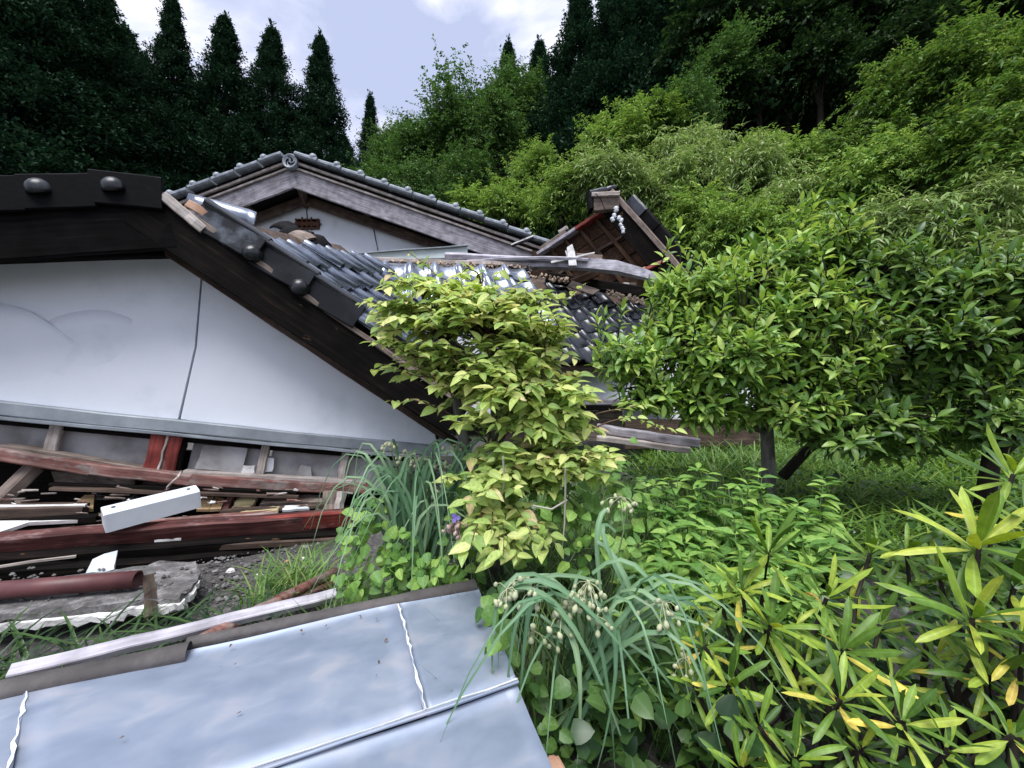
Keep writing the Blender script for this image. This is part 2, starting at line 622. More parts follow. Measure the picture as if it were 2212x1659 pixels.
M['foil'] = noise_mat('foil', [(.3, (.55, .56, .6)), (.7, (.8, .82, .86))], 8, .2, .5, metal=.9, bump=.6, bscale=25)
M['insulation'] = noise_mat('insulation', [(.3, (.36, .29, .15)), (.7, (.58, .50, .31))], 18, .95, .1, bump=.6)
M['paper'] = noise_mat('paper', [(.3, (.46, .49, .52)), (.7, (.62, .65, .68))], 5, .8, .2, bump=.05)
M['edge_felt'] = noise_mat('edge_felt', [(.3, (.04, .036, .036)), (.55, (.075, .068, .068)), (.75, (.13, .118, .116))], 7, .75, .3, bump=.35, bscale=45)
M['lime_streak'] = noise_mat('lime_streak', [(.3, (.5, .52, .55)), (.7, (.78, .8, .83))], 30, .7, .3, bump=.4)
M['rust_iron'] = noise_mat('rust_iron', [(.3, (.06, .025, .014)), (.7, (.13, .06, .035))], 14, .8, .3, bump=.3)
M['bark'] = grain_mat('bark', [(.3, (.06, .055, .05)), (.5, (.15, .14, .13)), (.72, (.30, .28, .27))], stretch=(9, 9, 3), rough=.9, bump=.6)
M['bark_dark'] = grain_mat('bark_dark', [(.3, (.012, .010, .008)), (.5, (.03, .024, .019)), (.72, (.06, .05, .04))], stretch=(9, 9, 2), rough=.9, bump=.5)
M['twig'] = noise_mat('twig', [(.3, (.06, .035, .022)), (.7, (.14, .09, .06))], 20, .8, .3, bump=0)
M['twig_pale'] = noise_mat('twig_pale', [(.3, (.30, .27, .23)), (.7, (.45, .42, .38))], 20, .8, .3, bump=0)
M['green_stem'] = noise_mat('green_stem', [(.3, (.06, .11, .04)), (.7, (.12, .19, .07))], 20, .6, .3, bump=0)

# foliage leaf colours
M['leaf_lime'] = leaf_mat('leaf_lime', [(0, (.23, .36, .10)), (.4, (.39, .52, .15)), (.72, (.54, .63, .20)), (.94, (.66, .68, .28)), (1, (.68, .52, .30))], .42, .42)
M['leaf_glossy'] = leaf_mat('leaf_glossy', [(0, (.08, .18, .036)), (.4, (.19, .34, .06)), (.8, (.36, .52, .10)), (1, (.50, .62, .17))], .30, .36, .42)
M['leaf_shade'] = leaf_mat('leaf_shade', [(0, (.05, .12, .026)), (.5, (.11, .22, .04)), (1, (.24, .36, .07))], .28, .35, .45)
M['leaf_shaded_dark'] = leaf_mat('leaf_shaded_dark', [(0, (.012, .036, .012)), (.5, (.03, .075, .02)), (1, (.07, .14, .032))], .25, .35, .45)  # leaves darkened in colour to stand in for shade near the ground
M['leaf_mint'] = leaf_mat('leaf_mint', [(0, (.09, .21, .045)), (.5, (.17, .33, .065)), (1, (.30, .46, .10))], .32, .5)
M['leaf_rhodo'] = leaf_mat('leaf_rhodo', [(0, (.045, .11, .016)), (.5, (.125, .235, .027)), (.85, (.25, .36, .04)), (1, (.42, .48, .06))], .22, .42, .4)
M['leaf_yellow'] = leaf_mat('leaf_yellow', [(0, (.50, .46, .07)), (.7, (.66, .55, .08)), (1, (.55, .38, .12))], .25, .5, .3)
M['leaf_blade'] = leaf_mat('leaf_blade', [(0, (.075, .165, .085)), (.5, (.14, .27, .14)), (1, (.27, .40, .22))], .3, .45, .4)
M['leaf_grass'] = leaf_mat('leaf_grass', [(0, (0.070, 0.168, 0.035)), (.6, (0.140, 0.266, 0.056)), (1, (0.266, 0.336, 0.098))], .35, .5)
M['leaf_meadow'] = leaf_mat('leaf_meadow', [(0, (.07, .16, .028)), (.6, (.13, .26, .042)), (1, (.24, .35, .08))], .4, .5)
M['leaf_fern'] = leaf_mat('leaf_fern', [(0, (0.084, 0.182, 0.056)), (.6, (0.154, 0.280, 0.070)), (1, (0.238, 0.336, 0.112))], .35, .6)
M['leaf_vine'] = leaf_mat('leaf_vine', [(0, (0.046, 0.117, 0.029)), (.6, (0.091, 0.195, 0.042)), (1, (0.169, 0.299, 0.065))], .28, .4)
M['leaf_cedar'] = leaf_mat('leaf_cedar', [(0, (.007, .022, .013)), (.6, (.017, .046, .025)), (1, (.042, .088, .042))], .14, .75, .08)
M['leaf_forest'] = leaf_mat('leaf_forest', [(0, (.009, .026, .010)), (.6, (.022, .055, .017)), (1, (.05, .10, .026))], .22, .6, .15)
M['leaf_broad'] = leaf_mat('leaf_broad', [(0, (0.046, 0.111, 0.034)), (.6, (0.085, 0.182, 0.047)), (1, (0.143, 0.260, 0.065))], .28, .55, .25)
M['leaf_bank'] = leaf_mat('leaf_bank', [(0, (.10, .21, .05)), (.5, (.20, .35, .075)), (.9, (.32, .47, .11)), (1, (.44, .56, .19))], .32, .5, .3)
M['leaf_bamboo'] = leaf_mat('leaf_bamboo', [(0, (.13, .22, .065)), (.5, (.23, .35, .10)), (.93, (.35, .46, .16)), (1, (.64, .66, .44))], .32, .45, .35)
M['bud'] = noise_mat('bud', [(.3, (.28, .33, .18)), (.7, (.50, .50, .33))], 9, .6, .3, bump=0)
M['bud_pink'] = noise_mat('bud_pink', [(.3, (.30, .16, .17)), (.7, (.48, .36, .33))], 9, .6, .3, bump=0)
M['petal'] = noise_mat('petal', [(.3, (.22, .16, .52)), (.7, (.34, .27, .66))], 9, .6, .3, bump=0)


def tin_mat():
    """galvanised sheet, blotched and dull"""
    m, n, l, b, out = new_mat('tin')
    tc = n.new('ShaderNodeTexCoord')
    mp = n.new('ShaderNodeMapping')
    mp.inputs['Scale'].default_value = (2.2, 3.4, 1)
    l.new(tc.outputs['Object'], mp.inputs['Vector'])
    n1 = n.new('ShaderNodeTexNoise')
    n1.inputs['Scale'].default_value = 3.2
    n1.inputs['Detail'].default_value = 5
    n1.inputs['Distortion'].default_value = .4
    l.new(mp.outputs[0], n1.inputs['Vector'])
    rp = ramp(n, [(.30, (.205, .25, .33)), (.45, (.235, .28, .365)), (.55, (.265, .305, .385)), (.70, (.33, .345, .40))])
    l.new(n1.outputs['Fac'], rp.inputs['Fac'])
    l.new(rp.outputs['Color'], b.inputs['Base Color'])
    b.inputs['Metallic'].default_value = .35
    mr = n.new('ShaderNodeMapRange')
    mr.inputs['From Min'].default_value = .3
    mr.inputs['From Max'].default_value = .7
    mr.inputs['To Min'].default_value = .42
    mr.inputs['To Max'].default_value = .62
    l.new(n1.outputs['Fac'], mr.inputs['Value'])
    l.new(mr.outputs[0], b.inputs['Roughness'])
    n2 = n.new('ShaderNodeTexNoise')
    n2.inputs['Scale'].default_value = 6
    n2.inputs['Detail'].default_value = 3
    l.new(tc.outputs['Object'], n2.inputs['Vector'])
    bp = n.new('ShaderNodeBump')
    bp.inputs['Strength'].default_value = .25
    bp.inputs['Distance'].default_value = .02
    l.new(n2.outputs['Fac'], bp.inputs['Height'])
    l.new(bp.outputs[0], b.inputs['Normal'])
    return m


M['tin'] = tin_mat()


def soil_mat():
    m, n, l, b, out = new_mat('soil')
    tc = n.new('ShaderNodeTexCoord')
    n1 = n.new('ShaderNodeTexNoise')
    n1.inputs['Scale'].default_value = .9
    n1.inputs['Detail'].default_value = 6
    n2 = n.new('ShaderNodeTexNoise')
    n2.inputs['Scale'].default_value = 40
    n2.inputs['Detail'].default_value = 8
    n2.inputs['Roughness'].default_value = .75
    l.new(tc.outputs['Object'], n1.inputs['Vector'])
    l.new(tc.outputs['Object'], n2.inputs['Vector'])
    r1 = ramp(n, [(.35, (.03, .028, .027)), (.5, (.075, .07, .068)), (.68, (.20, .19, .18))])
    l.new(n2.outputs['Fac'], r1.inputs['Fac'])
    mr = n.new('ShaderNodeMapRange')
    mr.inputs['From Min'].default_value = .52
    mr.inputs['From Max'].default_value = .62
    l.new(n1.outputs['Fac'], mr.inputs['Value'])
    mx = n.new('ShaderNodeMixRGB')
    mx.inputs['Color2'].default_value = (.035, .055, .02, 1)
    l.new(mr.outputs[0], mx.inputs['Fac'])
    l.new(r1.outputs['Color'], mx.inputs['Color1'])
    l.new(mx.outputs['Color'], b.inputs['Base Color'])
    b.inputs['Roughness'].default_value = .95
    bp = n.new('ShaderNodeBump')
    bp.inputs['Strength'].default_value = .8
    bp.inputs['Distance'].default_value = .02
    l.new(n2.outputs['Fac'], bp.inputs['Height'])
    l.new(bp.outputs[0], b.inputs['Normal'])
    return m


M['soil'] = soil_mat()


# ------------------------------------------------------------------ the ground
def ground_h(x, y):
    s = .55 * x + .5 * y - 4.6
    h = .42 * math.log1p(math.exp(2.2 * s)) / 2.2 if s < 12 else .42 * s
    h = min(h, 14 + .02 * h)
    return h


def build_ground():
    xs = sorted(set(list(np.linspace(-8, 8, 49)) + list(np.linspace(-40, -8, 17)) + list(np.linspace(8, 40, 17)) + [-400, -150, -80, 80, 150, 400]))
    ys = sorted(set(list(np.linspace(-4, 12, 49)) + list(np.linspace(12, 50, 20)) + [-400, -100, -20, 90, 200, 400]))
    v, f = [], []
    for y in ys:
        for x in xs:
            bump = .025 * math.sin(x * 3.1 + y * 1.7) * math.sin(y * 2.7 - x) if abs(x) < 9 and abs(y) < 13 else 0
            v.append((x, y, ground_h(x, y) + bump - .02))
    nx = len(xs)
    for j in range(len(ys) - 1):
        for i in range(nx - 1):
            f.append((j * nx + i, j * nx + i + 1, (j + 1) * nx + i + 1, (j + 1) * nx + i))
    o = link('ground', mesh('ground', v, f, M['soil'], True))
    tag(o, 'dark gravelly soil of the overgrown yard and hillside', 'ground', kind='structure')


build_ground()


# ------------------------------------------------------------------ roof tiles
def pantile_mesh(name, w=.27, l=.34, mat=None):
    """wave-shaped tile: y runs down the slope, x across, z out of the roof"""
    prof = [(0, .030), (.03, .008), (.08, -.004), (.14, -.004), (.185, .012), (.205, .048), (.235, .060), (.262, .046), (.275, .018)]
    prof = [(x * w / .27, z * w / .27) for x, z in prof]
    t = .016
    v, f = [], []
    n = len(prof)
    for y, dz in ((0, 0), (l, .018)):
        for x, z in prof: v.append((x, y, z + dz))
    for y, dz in ((0, 0), (l, .018)):
        for x, z in prof: v.append((x, y, z + dz - t))
    for i in range(n - 1):
        f.append((i, i + 1, n + i + 1, n + i))
        f.append((2 * n + i + 1, 2 * n + i, 3 * n + i, 3 * n + i + 1))
        f.append((n + i, n + i + 1, 3 * n + i + 1, 3 * n + i))
    f.append((0, n, 3 * n, 2 * n))
    f.append((n - 1, 2 * n - 1, 4 * n - 1, 3 * n - 1))
    me = mesh(name, v, f, mat, False)
    me.polygons.foreach_set('use_smooth', [True] * len(me.polygons))
    return me


def tile_frame(a, b):
    """columns: across, down slope, outward"""
    a, b = Vector(a).normalized(), Vector(b).normalized()
    n = b.cross(a)
    if n.z < 0: n = -n
    a2 = a
    # keep right-handed by letting x run so that x cross y = n
    if a2.cross(b).dot(n) < 0: a2 = -a2
    return Matrix((a2, b, n)).transposed(), n


def lay_tiles(parent, me, O, a, b, cols, rows, w, e, ok=None, jit=.012, part='roof_tile'):
    m3, n = tile_frame(a, b)
    a, b = Vector(a).normalized(), Vector(b).normalized()
    flip = m3.col[0].dot(a) < 0
    cnt = 0
    for j in range(rows):
        for i in range(cols):
            o = O + a * (i * w) + b * (j * e)
            if flip: o = o + a * w
            if ok and not ok(o + b * (e * .5), i, j): continue
            rot = Matrix.Rotation(rng.uniform(-.035, .035), 3, 'Z') @ Matrix.Rotation(rng.uniform(-.03, .03), 3, 'X')
            m = (m3 @ rot).to_4x4()
            m.translation = o + n * (rng.uniform(0, jit)) + b * rng.uniform(-jit, jit)
            link(part, me, parent, m)
            cnt += 1
    return cnt


def knob_mesh(name, r, mat):
    v, f = lathe_arrays([(r, -r * .3), (r * 1.0, 0), (r * .92, r * .36), (r * .72, r * .66), (r * .4, r * .88), (r * .05, r * .95)], 14)
    return mesh(name, v, f, mat, True)


# ------------------------------------------------------------------ collapsed porch (the white gable)
Wd = Vector((.943, .333, 0)).normalized()
Wn = Vector((Wd.y, -Wd.x, 0))
W = Plane((-3.2, 2.5, 1), Wn)
WV = W.moved(.34)

porch = thing('collapsed_porch', 'sunken white plaster porch gable with dark tiled roof beside the debris', 'building', (-2.2, 2.9, 0))


def build_porch():
    h = W.hit
    # plaster panels either side of the dark joint; the outline runs on past the frame
    seamT, seamB = (441, 604), (384, 898)
    L0, L1 = h(0, 570), h(0, 888)
    ext = -Wd * .9
    joint = M['plaster']
    left_pts = [h(0, 888) + ext * 1.0 + Vector((0, 0, .14)), h(384, 905), h(420, 750), h(437, 560), h(362, 520), h(0, 540) + ext * 0 , h(0, 560) + ext + Vector((0, 0, -.16))]
    slab('plaster_panel', left_pts, .05, joint, porch, Wn)
    right_pts = [h(390, 905), h(940, 985), h(940, 925), h(900, 880), h(441, 560), h(425, 750)]
    slab('plaster_panel', right_pts, .05, joint, porch, Wn)
    # dark backing in the joint
    slab('joint_batten', [p - Wn * .055 for p in (h(370, 905), h(404, 905), h(452, 560), h(425, 555))], .03, M['black_wood'], porch, Wn)
    # peeled skim coat: two buckled flaps over the left panel
    def flap(outline, proud, name='peeled_plaster'):
        # grid slightly bulging out from the wall
        n = len(outline)
        vs_, fs = [], []
        m = 5
        for i, (u, vt, vb, pr) in enumerate(outline):
            for k in range(m + 1):
                t = k / m
                p = h(u, vt + (vb - vt) * t) + Wn * (-.006 + (.010 + pr * proud) * (1 - t) ** 1.3 * min(1, pr * 4))
                vs_.append(p)
        for i in range(n - 1):
            for k in range(m):
                a = i * (m + 1) + k
                fs.append((a, a + 1, a + m + 2, a + m + 1))
        o = len(vs_)
        # back skin
        vs2 = [p - Wn * .012 for p in vs_]
        fs2 = [tuple(o + q for q in reversed(f)) for f in fs]
        rim = []
        for i in range(n - 1):
            a, b = i * (m + 1), (i + 1) * (m + 1)
            rim.append((a, b, b + o, a + o))
        link(name, mesh(name, vs_ + vs2, fs + fs2 + rim, M['plaster'], True), porch)
    flap([(-160, 640, 880, .6), (-60, 650, 880, .8), (0, 656, 880, 1), (40, 664, 875, 1), (75, 676, 865, 1), (100, 692, 850, .8), (130, 712, 830, .55), (158, 735, 800, .25), (172, 758, 770, 0)], .028)
    flap([(96, 696, 860, .1), (130, 683, 860, .5), (170, 674, 850, .7), (205, 670, 850, .75), (238, 672, 845, .6), (262, 680, 835, .3), (300, 694, 820, 0)], .02)
    # end stub of wall past the corner batten
    slab('plaster_panel', [h(948, 985), h(985, 985), h(990, 962), h(978, 940), h(950, 930)], .05, M['plaster'], porch, Wn)
    beam('corner_batten', h(943, 990) + Wn * .01, h(943, 920) + Wn * .01, .02, .03, M['black_wood'], porch, Wn)
    # grey flashing along the foot of the wall
    a, b = h(0, 876) - Wd * .9 + Vector((0, 0, .14)), h(945, 972)
    beam('flashing', a + Wn * .035, b + Wn * .035, .07, .085, M['grey_metal'], porch, bend=-.012, nseg=10, cham=.1)
    a, b = h(0, 893) - Wd * .9 + Vector((0, 0, .14)), h(900, 984)
    beam('drip_strip', a + Wn * .06, b + Wn * .06, .03, .022, M['grey_metal'], porch, bend=-.012, nseg=10)
    beam('shadow_strip', a - Wn * .02 + Vector((0, 0, -.03)), b - Wn * .02 + Vector((0, 0, -.03)), .06, .05, M['black_wood'], porch, bend=-.012)  # black strip standing in for the shadow under the flashing
    # barge boards
    hv = WV.hit
    apex = hv(362, 430)
    far = hv(1010, 884)
    dn = (far - apex).normalized()
    perp = Vector((dn.x, dn.y, 0)).normalized()
    upv = Wn.cross(dn)
    if upv.z < 0: upv = -upv
    beam('barge_board', apex - upv * .15 - dn * .06, far - upv * .13, .05, .24, M['black_wood'], porch, upv, nseg=9, rough=.005)
    beam('barge_cap', apex + upv * .0 - dn * .02, far + upv * .0, .09, .035, M['mid_wood'], porch, upv, nseg=9)
    w_ap, w_fr = W.hit(356, 545), W.hit(985, 962)
    dn2 = (w_fr - w_ap).normalized()
    up2 = Wn.cross(dn2)
    if up2.z < 0: up2 = -up2
    beam('under_moulding', w_ap + Wn * .05 + up2 * .02, w_fr + Wn * .05 + up2 * .02, .08, .075, M['dark_wood'], porch, up2, nseg=9)
    beam('soffit_board', w_ap + Wn * .17 + up2 * .10, w_fr + Wn * .17 + up2 * .10, .32, .025, M['black_wood'], porch, up2, nseg=6)
    # left rake: nearly level seen from here
    lap = hv(362, 440)
    lfar = hv(0, 455)
    lend = lfar + (lfar - lap).normalized() * 1.1
    dl = (lend - lap).normalized()
    upl = Wn.cross(dl)
    if upl.z < 0: upl = -upl
    beam('barge_board', lap - upl * .13, lend - upl * .13, .05, .30, M['jet_wood'], porch, upl, nseg=8)
    wl0, wl1 = W.hit(368, 552), W.hit(0, 562)
    wl1 = wl1 + (wl1 - wl0).normalized() * 1.0
    beam('under_moulding', wl0 + Wn * .05, wl1 + Wn * .05, .08, .06, M['black_wood'], porch, up2, nseg=8)
    beam('soffit_board', wl0 + Wn * .17 + Vector((0, 0, .10)), wl1 + Wn * .17 + Vector((0, 0, .10)), .32, .03, M['black_wood'], porch, nseg=6)
    # roof deck behind the barge boards
    g = Vector((.145, .966, .2126)).normalized()
    deckR = [apex - upv * .06, far - upv * .06, far + g * 1.6 - upv * .06, apex + g * 2.0 - upv * .06]
    slab('roof_deck', deckR, .03, M['dark_wood'], porch)
    gl = Vector((-.25, .95, .0)).normalized()
    deckL = [lap - upl * .03, lend - upl * .03, lend + gl * 2.2 - upl * .03, lap + gl * 2.2 - upl * .03]
    slab('roof_deck', deckL, .05, M['black_wood'], porch, upl)
    # verge tiles, right slope
    km = knob_mesh('knob', .060, M['knob_glaze'])
    for (u0, v0), (u1, v1), (ku, kv) in (((428, 466), (560, 553), (546, 546)), ((556, 548), (664, 622), (650, 622)), ((662, 620), (768, 694), None)) if False else \
            (((428, 462), (562, 552), (545, 548)), ((556, 546), (668, 622), (648, 621)), ((662, 618), (772, 694), (0, 0))):
        p0, p1 = hv(u0, v0) + Wn * .035, hv(u1, v1) + Wn * .035
        o = beam('verge_tile', p0 - Wn * .02 - upv * .01, p1 + Wn * .022 + upv * .02, .03, .17, M['verge'], porch, upv, nseg=4, cham=.25, rough=.002)
        beam('tile_roll', p0 + upv * .09 - Wn * .03, p1 + upv * .11 - Wn * .03, .12, .05, M['tile'], porch, upv, nseg=4, cham=.4, rough=.002)
        if ku:
            q = WV.moved(.05).hit(ku, kv)
            m = frame(dn, (Wn * .75 + upv * .65)).to_4x4()
            m.translation = q
            link('knob', km, porch, m)
    # the lighter batten laid bare at the head of the rake
    beam('bare_batten', hv(358, 428) + Wn * .03, hv(446, 500) + Wn * .03, .05, .06, M['pale_wood'], porch, upv, nseg=5)
    beam('tile_chip', hv(408, 440) + Wn * .01, hv(452, 470) + Wn * .02, .03, .05, M['clay'], porch, upv, nseg=3)
    # verge tiles, left slope
    for (u0, v0), (u1, v1) in (((-150, 408), (60, 408)), ((52, 404), (208, 402)), ((200, 392), (354, 408))):
        p0, p1 = hv(u0, v0) + Wn * .04, hv(u1, v1) + Wn * .04
        beam('verge_tile', p0 - upl * .05, p1 - upl * .05, .04, .20, M['tile_matt'], porch, upl, nseg=3, cham=.2, rough=.002)
    for ku, kv in ((85, 408), (246, 404)):
        m = frame(dl, (Wn * .45 + upl)).to_4x4()
        m.translation = WV.moved(.05).hit(ku, kv)
        link('knob', km, porch, m)
    # tiled slope seen at a glancing angle
    pm = pantile_mesh('roof_tile', .25, .36, M['tile_silver'])
    n = dn.cross(g)
    if n.z < 0: n = -n
    O = apex + dn * .30 + g * .08 + n * .02

    def ok(p, i, j):
        u, v = UV(p)
        # stop at the valley line and at the rubble near the head
        if v < 480 and u > 640: return False
        if u > 700 + (v - 500) * .9 + 60: return False
        return v < 730
    lay_tiles(porch, pm, O, g, dn, 9, 9, .25, .27, ok, .02)
    # ridge cap: half pipe running down from the apex
    p0, p1 = P(404, 438, 2.60), P(549, 484, 2.80)
    d = (p1 - p0)
    vv, ff = [], []
    nS, nA = 8, 9
    for i in range(nS + 1):
        t = i / nS
        r = .060 + .03 * t
        if i == nS: r *= .9
        for k in range(nA):
            an = math.pi * k / (nA - 1)
            vv.append(((t - .5) * d.length, r * math.cos(an), r * math.sin(an) * .9))
    for i in range(nS):
        for k in range(nA - 1):
            a = i * nA + k
            ff.append((a, a + nA, a + nA + 1, a + 1))
    ff.append(tuple(nS * nA + k for k in range(nA)))
    ff.append(tuple(reversed(range(nA))))
    m = frame(d, n).to_4x4()
    m.translation = (p0 + p1) / 2 + n * .01
    link('ridge_cap', mesh('ridge_cap', vv, ff, M['tile_silver'], True), porch, m)
    return g, dn, n, apex


PG, PDN, PN, PAPEX = build_porch()


# broken tiles heaped where the porch roof meets the main roof
def build_tile_rubble():
    spots = [((636, 505), (668, 522)), ((650, 520), (690, 545)), ((668, 512), (706, 548)), ((690, 530), (712, 565)), ((640, 525), (672, 512)), ((612, 500), (650, 516)), ((700, 556), (722, 580)), ((596, 488), (640, 506)), ((660, 540), (700, 560)), ((720, 566), (768, 585))]
    for k, (a, b) in enumerate(spots):
        Y = 3.75 + .05 * k
        p0, p1 = P(a[0], a[1], Y), P(b[0], b[1], Y - .05)
        d = p1 - p0
        nS, nA = 5, 6
        vv, ff = [], []
        for s in (0, 1):
            for i in range(nS + 1):
                t = i / nS
                for q in range(nA):
                    y = (q / (nA - 1) - .5) * .16
                    arch = .05 * math.sin(math.pi * t) * (1 if k % 3 else .3) + .03 * math.cos(y * 14)
                    vv.append(((t - .5) * d.length, y + rng.uniform(-.006, .006), arch - .016 * s))
        o = (nS + 1) * nA
        for i in range(nS):
            for q in range(nA - 1):
                a_ = i * nA + q
                ff.append((a_, a_ + nA, a_ + nA + 1, a_ + 1))
                ff.append((o + a_ + 1, o + a_ + nA + 1, o + a_ + nA, o + a_))
        for i in range(nS):
            a_ = i * nA
            ff.append((a_, o + a_, o + a_ + nA, a_ + nA))
            a_ = i * nA + nA - 1
            ff.append((a_ + nA, o + a_ + nA, o + a_, a_))
        m = frame(d, (rng.uniform(-.4, .4), -.7, .7)).to_4x4()
        m.translation = (p0 + p1) / 2
        me = mesh('broken_tile', vv, ff, M['tile_matt'] if k % 3 else M['mid_wood'], True)
        ob = link('broken_tile', me, None, m)
        tag(ob, 'broken roof tile in the heap below the lattice vent', 'roof tile', 'broken tiles heaped in the roof valley')


build_tile_rubble()

# ------------------------------------------------------------------ main house behind
house = thing('main_house', 'house gable with grey barge boards, lattice vent and knobbed verge tiles', 'building', (-3, 7.5, 0))


def build_house():
    MW = Plane((0, 7.5, 0), (0, -1, 0))
    MB_ = MW.moved(.5)
    n = Vector((0, -1, 0))
    h, hb = MW.hit, MB_.hit
    # wall under the gable
    wl = slab('gable_wall', [h(420, 640), h(1190, 640), h(1190, 560), h(655, 395), h(420, 500)], .12, M['plaster_old'], house, n)
    for (u0, v0, u1, v1) in ((662, 430, 664, 476), (803, 472, 817, 545), (947, 510, 955, 560)):
        beam('wall_joint', h(u0, v0) + n * .004, h(u1, v1) + n * .004, .012, .02, M['tile_matt'], house, n)
    # barge boards, two slopes
    top, lb, rb = hb(634, 375), hb(405, 462), hb(1172, 563)
    for e, nm in ((lb, 'l'), (rb, 'r')):
        d = (e - top).normalized()
        up = n.cross(d)
        if up.z < 0: up = -up
        s = 1 if nm == 'r' else -1
        ext = e + d * (.1 if nm == 'r' else .9)
        beam('barge_board', top - up * .09, ext - up * .09, .05, .30, M['grey_wood'], house, up, nseg=8, rough=.004)
        beam('barge_strip', top + up * .082 + n * .03, ext + up * .082 + n * .03, .07, .035, M['pale_wood'], house, up, nseg=8)
        beam('barge_strip', top + up * .122 + n * .02, ext + up * .122 + n * .02, .07, .045, M['black_wood'], house, up, nseg=8)
        beam('barge_strip', top + up * .168 + n * .05, ext + up * .168 + n * .05, .08, .045, M['pale_wood'], house, up, nseg=8)
        beam('barge_strip', top + up * .215 + n * .03, ext + up * .215 + n * .03, .09, .05, M['black_wood'], house, up, nseg=8)
        beam('soffit', top - up * .16 - n * .25, ext - up * .16 - n * .25, .5, .03, M['black_wood'], house, up, nseg=4)
        beam('inner_rafter', top - up * .27 - n * .38, ext - up * .27 - n * .38, .08, .16, M['dark_wood'], house, up, nseg=4)
        # roof slope running back
        q = [top + up * .23, ext + up * .23, ext + up * .23 + Vector((0, 5, 0)), top + up * .23 + Vector((0, 5, 0))]
        slab('roof_slope', q, .08, M['tile_matt'], house, up)
        # verge tiles with knobs
        Lr = (ext - top).length
        k, st = 0, .43
        km = knob_mesh('knob', .062, M['tile_grey'])
        while (k + 1) * st < Lr + .05:
            if nm == 'r' and k >= 10:
                if k in (11, ): k += 1; continue
            jz = rng.uniform(-.008, .008) + (0 if k < 7 else rng.uniform(-.01, .02))
            a = top + d * (k * st + .02) + up * (.285 + jz) + n * .09
            b = top + d * ((k + 1) * st - .012) + up * (.300 + jz) + n * .09
            if not (nm == 'r' and k > 12):
                vt = beam('verge_tile', a, b, .22, .075, M['tile_grey'], house, up, nseg=2, cham=.3, rough=.002)
                if k < 10:
                    m = frame(d, n * .5 + up).to_4x4()
                    m.translation = b - d * .09 + up * .035 + n * .06
                    link('knob', km, vt, m)
            k += 1
    # purlin ends under the eave
    for u, v, dd in ((652, 405, .5), (803, 470, .5), (946, 508, .5), (560, 470, .5)):
        p = h(u, v)
        b_ = beam('purlin', p + Vector((0, 0, .02)), p + n * .52 + Vector((0, 0, .04)), .13, .16, M['dark_wood'], house)
    beam('hanging_strut', hb(648, 398), h(662, 446) + n * .03, .12, .10, M['dark_wood'], house, n)
    beam('bracket_tail', h(800, 478) + n * .10, h(812, 492) + n * .06, .09, .10, M['pale_wood'], house, n)
    # lattice vent
    c0, c1, c2, c3 = h(640, 474), h(691, 474), h(691, 496), h(640, 496)
    vt = slab('lattice_vent', [p + n * .01 for p in (c3, c2, c1, c0)], .02, M['tile_matt'], house, n)
    def vb(a, b, w): beam('lattice_bar', h(*a) + n * .04, h(*b) + n * .04, w, .03, M['rust_iron'], vt, n, rough=.001)
    for v in (476, 482.5, 488.5, 494.5): vb((640, v), (691, v), .022)
    vb((635, 485.5), (696, 485.5), .02)
    for u in (642, 655, 665, 675, 689): vb((u, 471 if u in (655, 675) else 474), (u, 499 if u in (655, 665, 675) else 496), .02)
    # round ridge-end tile with a swirl
    rc = P(627, 349, 6.88)
    prof = [(k_[0] * .86, k_[1]) for k_ in [(.10, -.10), (.135, -.10), (.15, -.06), (.15, .02), (.135, .035), (.12, .022), (.105, .015), (.02, .015)]]
    v, f = lathe_arrays(prof, 24)
    m = frame((1, 0, 0), n).to_4x4()
    m.translation = rc
    ro = link('ridge_end_tile', mesh('ridge_end_tile', v, f, M['tile_grey'], True), house, m)
    bd = Bundle()
    for k in range(3):
        pts, rd = [], []
        for s in range(7):
            a = k * 2.094 + s * .34
            r = .03 + .009 * s
            pts.append(Vector((r * math.cos(a), r * math.sin(a), .018)))
            rd.append(.020 - .0025 * s)
        bd.tube(pts, rd, 6)
    bd.done('swirl', M['tile_matt'], ro, mw=m)
    tube('ridge_roll', [rc + Vector((0, .1, -.02)), rc + Vector((0, 5, -.02))], .12, M['tile_grey'], house, 10)
    # loose tile at the low end
    beam('loose_tile', P(1105, 530, 6.6), P(1152, 512, 6.55), .25, .06, M['tile'], house, (0, -.4, 1), nseg=3, cham=.3)
    # the body of the house below, sunk behind the lower roof
    slab('lower_wall', [h(420, 900), h(1190, 900), h(1190, 640), h(420, 640)], .12, M['plaster_old'], house, n)


build_house()

# pale mint panel leaning in the gap
tag(slab('mint_panel', [P(722, 562, 6.3), P(1010, 556, 6.2), P(1009, 531, 6.2), P(724, 550, 6.3)], .04, M['mint']),
    'long pale mint panel wedged below the lattice vent wall', 'panel')
tag(beam('panel_edge_strip', P(722, 551, 6.27), P(1010, 530.5, 6.17), .05, .02, M['grey_metal']), 'thin grey strip along the top of the mint panel', 'strip')

# ------------------------------------------------------------------ the lower roofs facing the camera
lower_roof = thing('lower_roof', 'collapsed black tiled roof slope behind the lime green shrub', 'roof', (0, 5, 0))


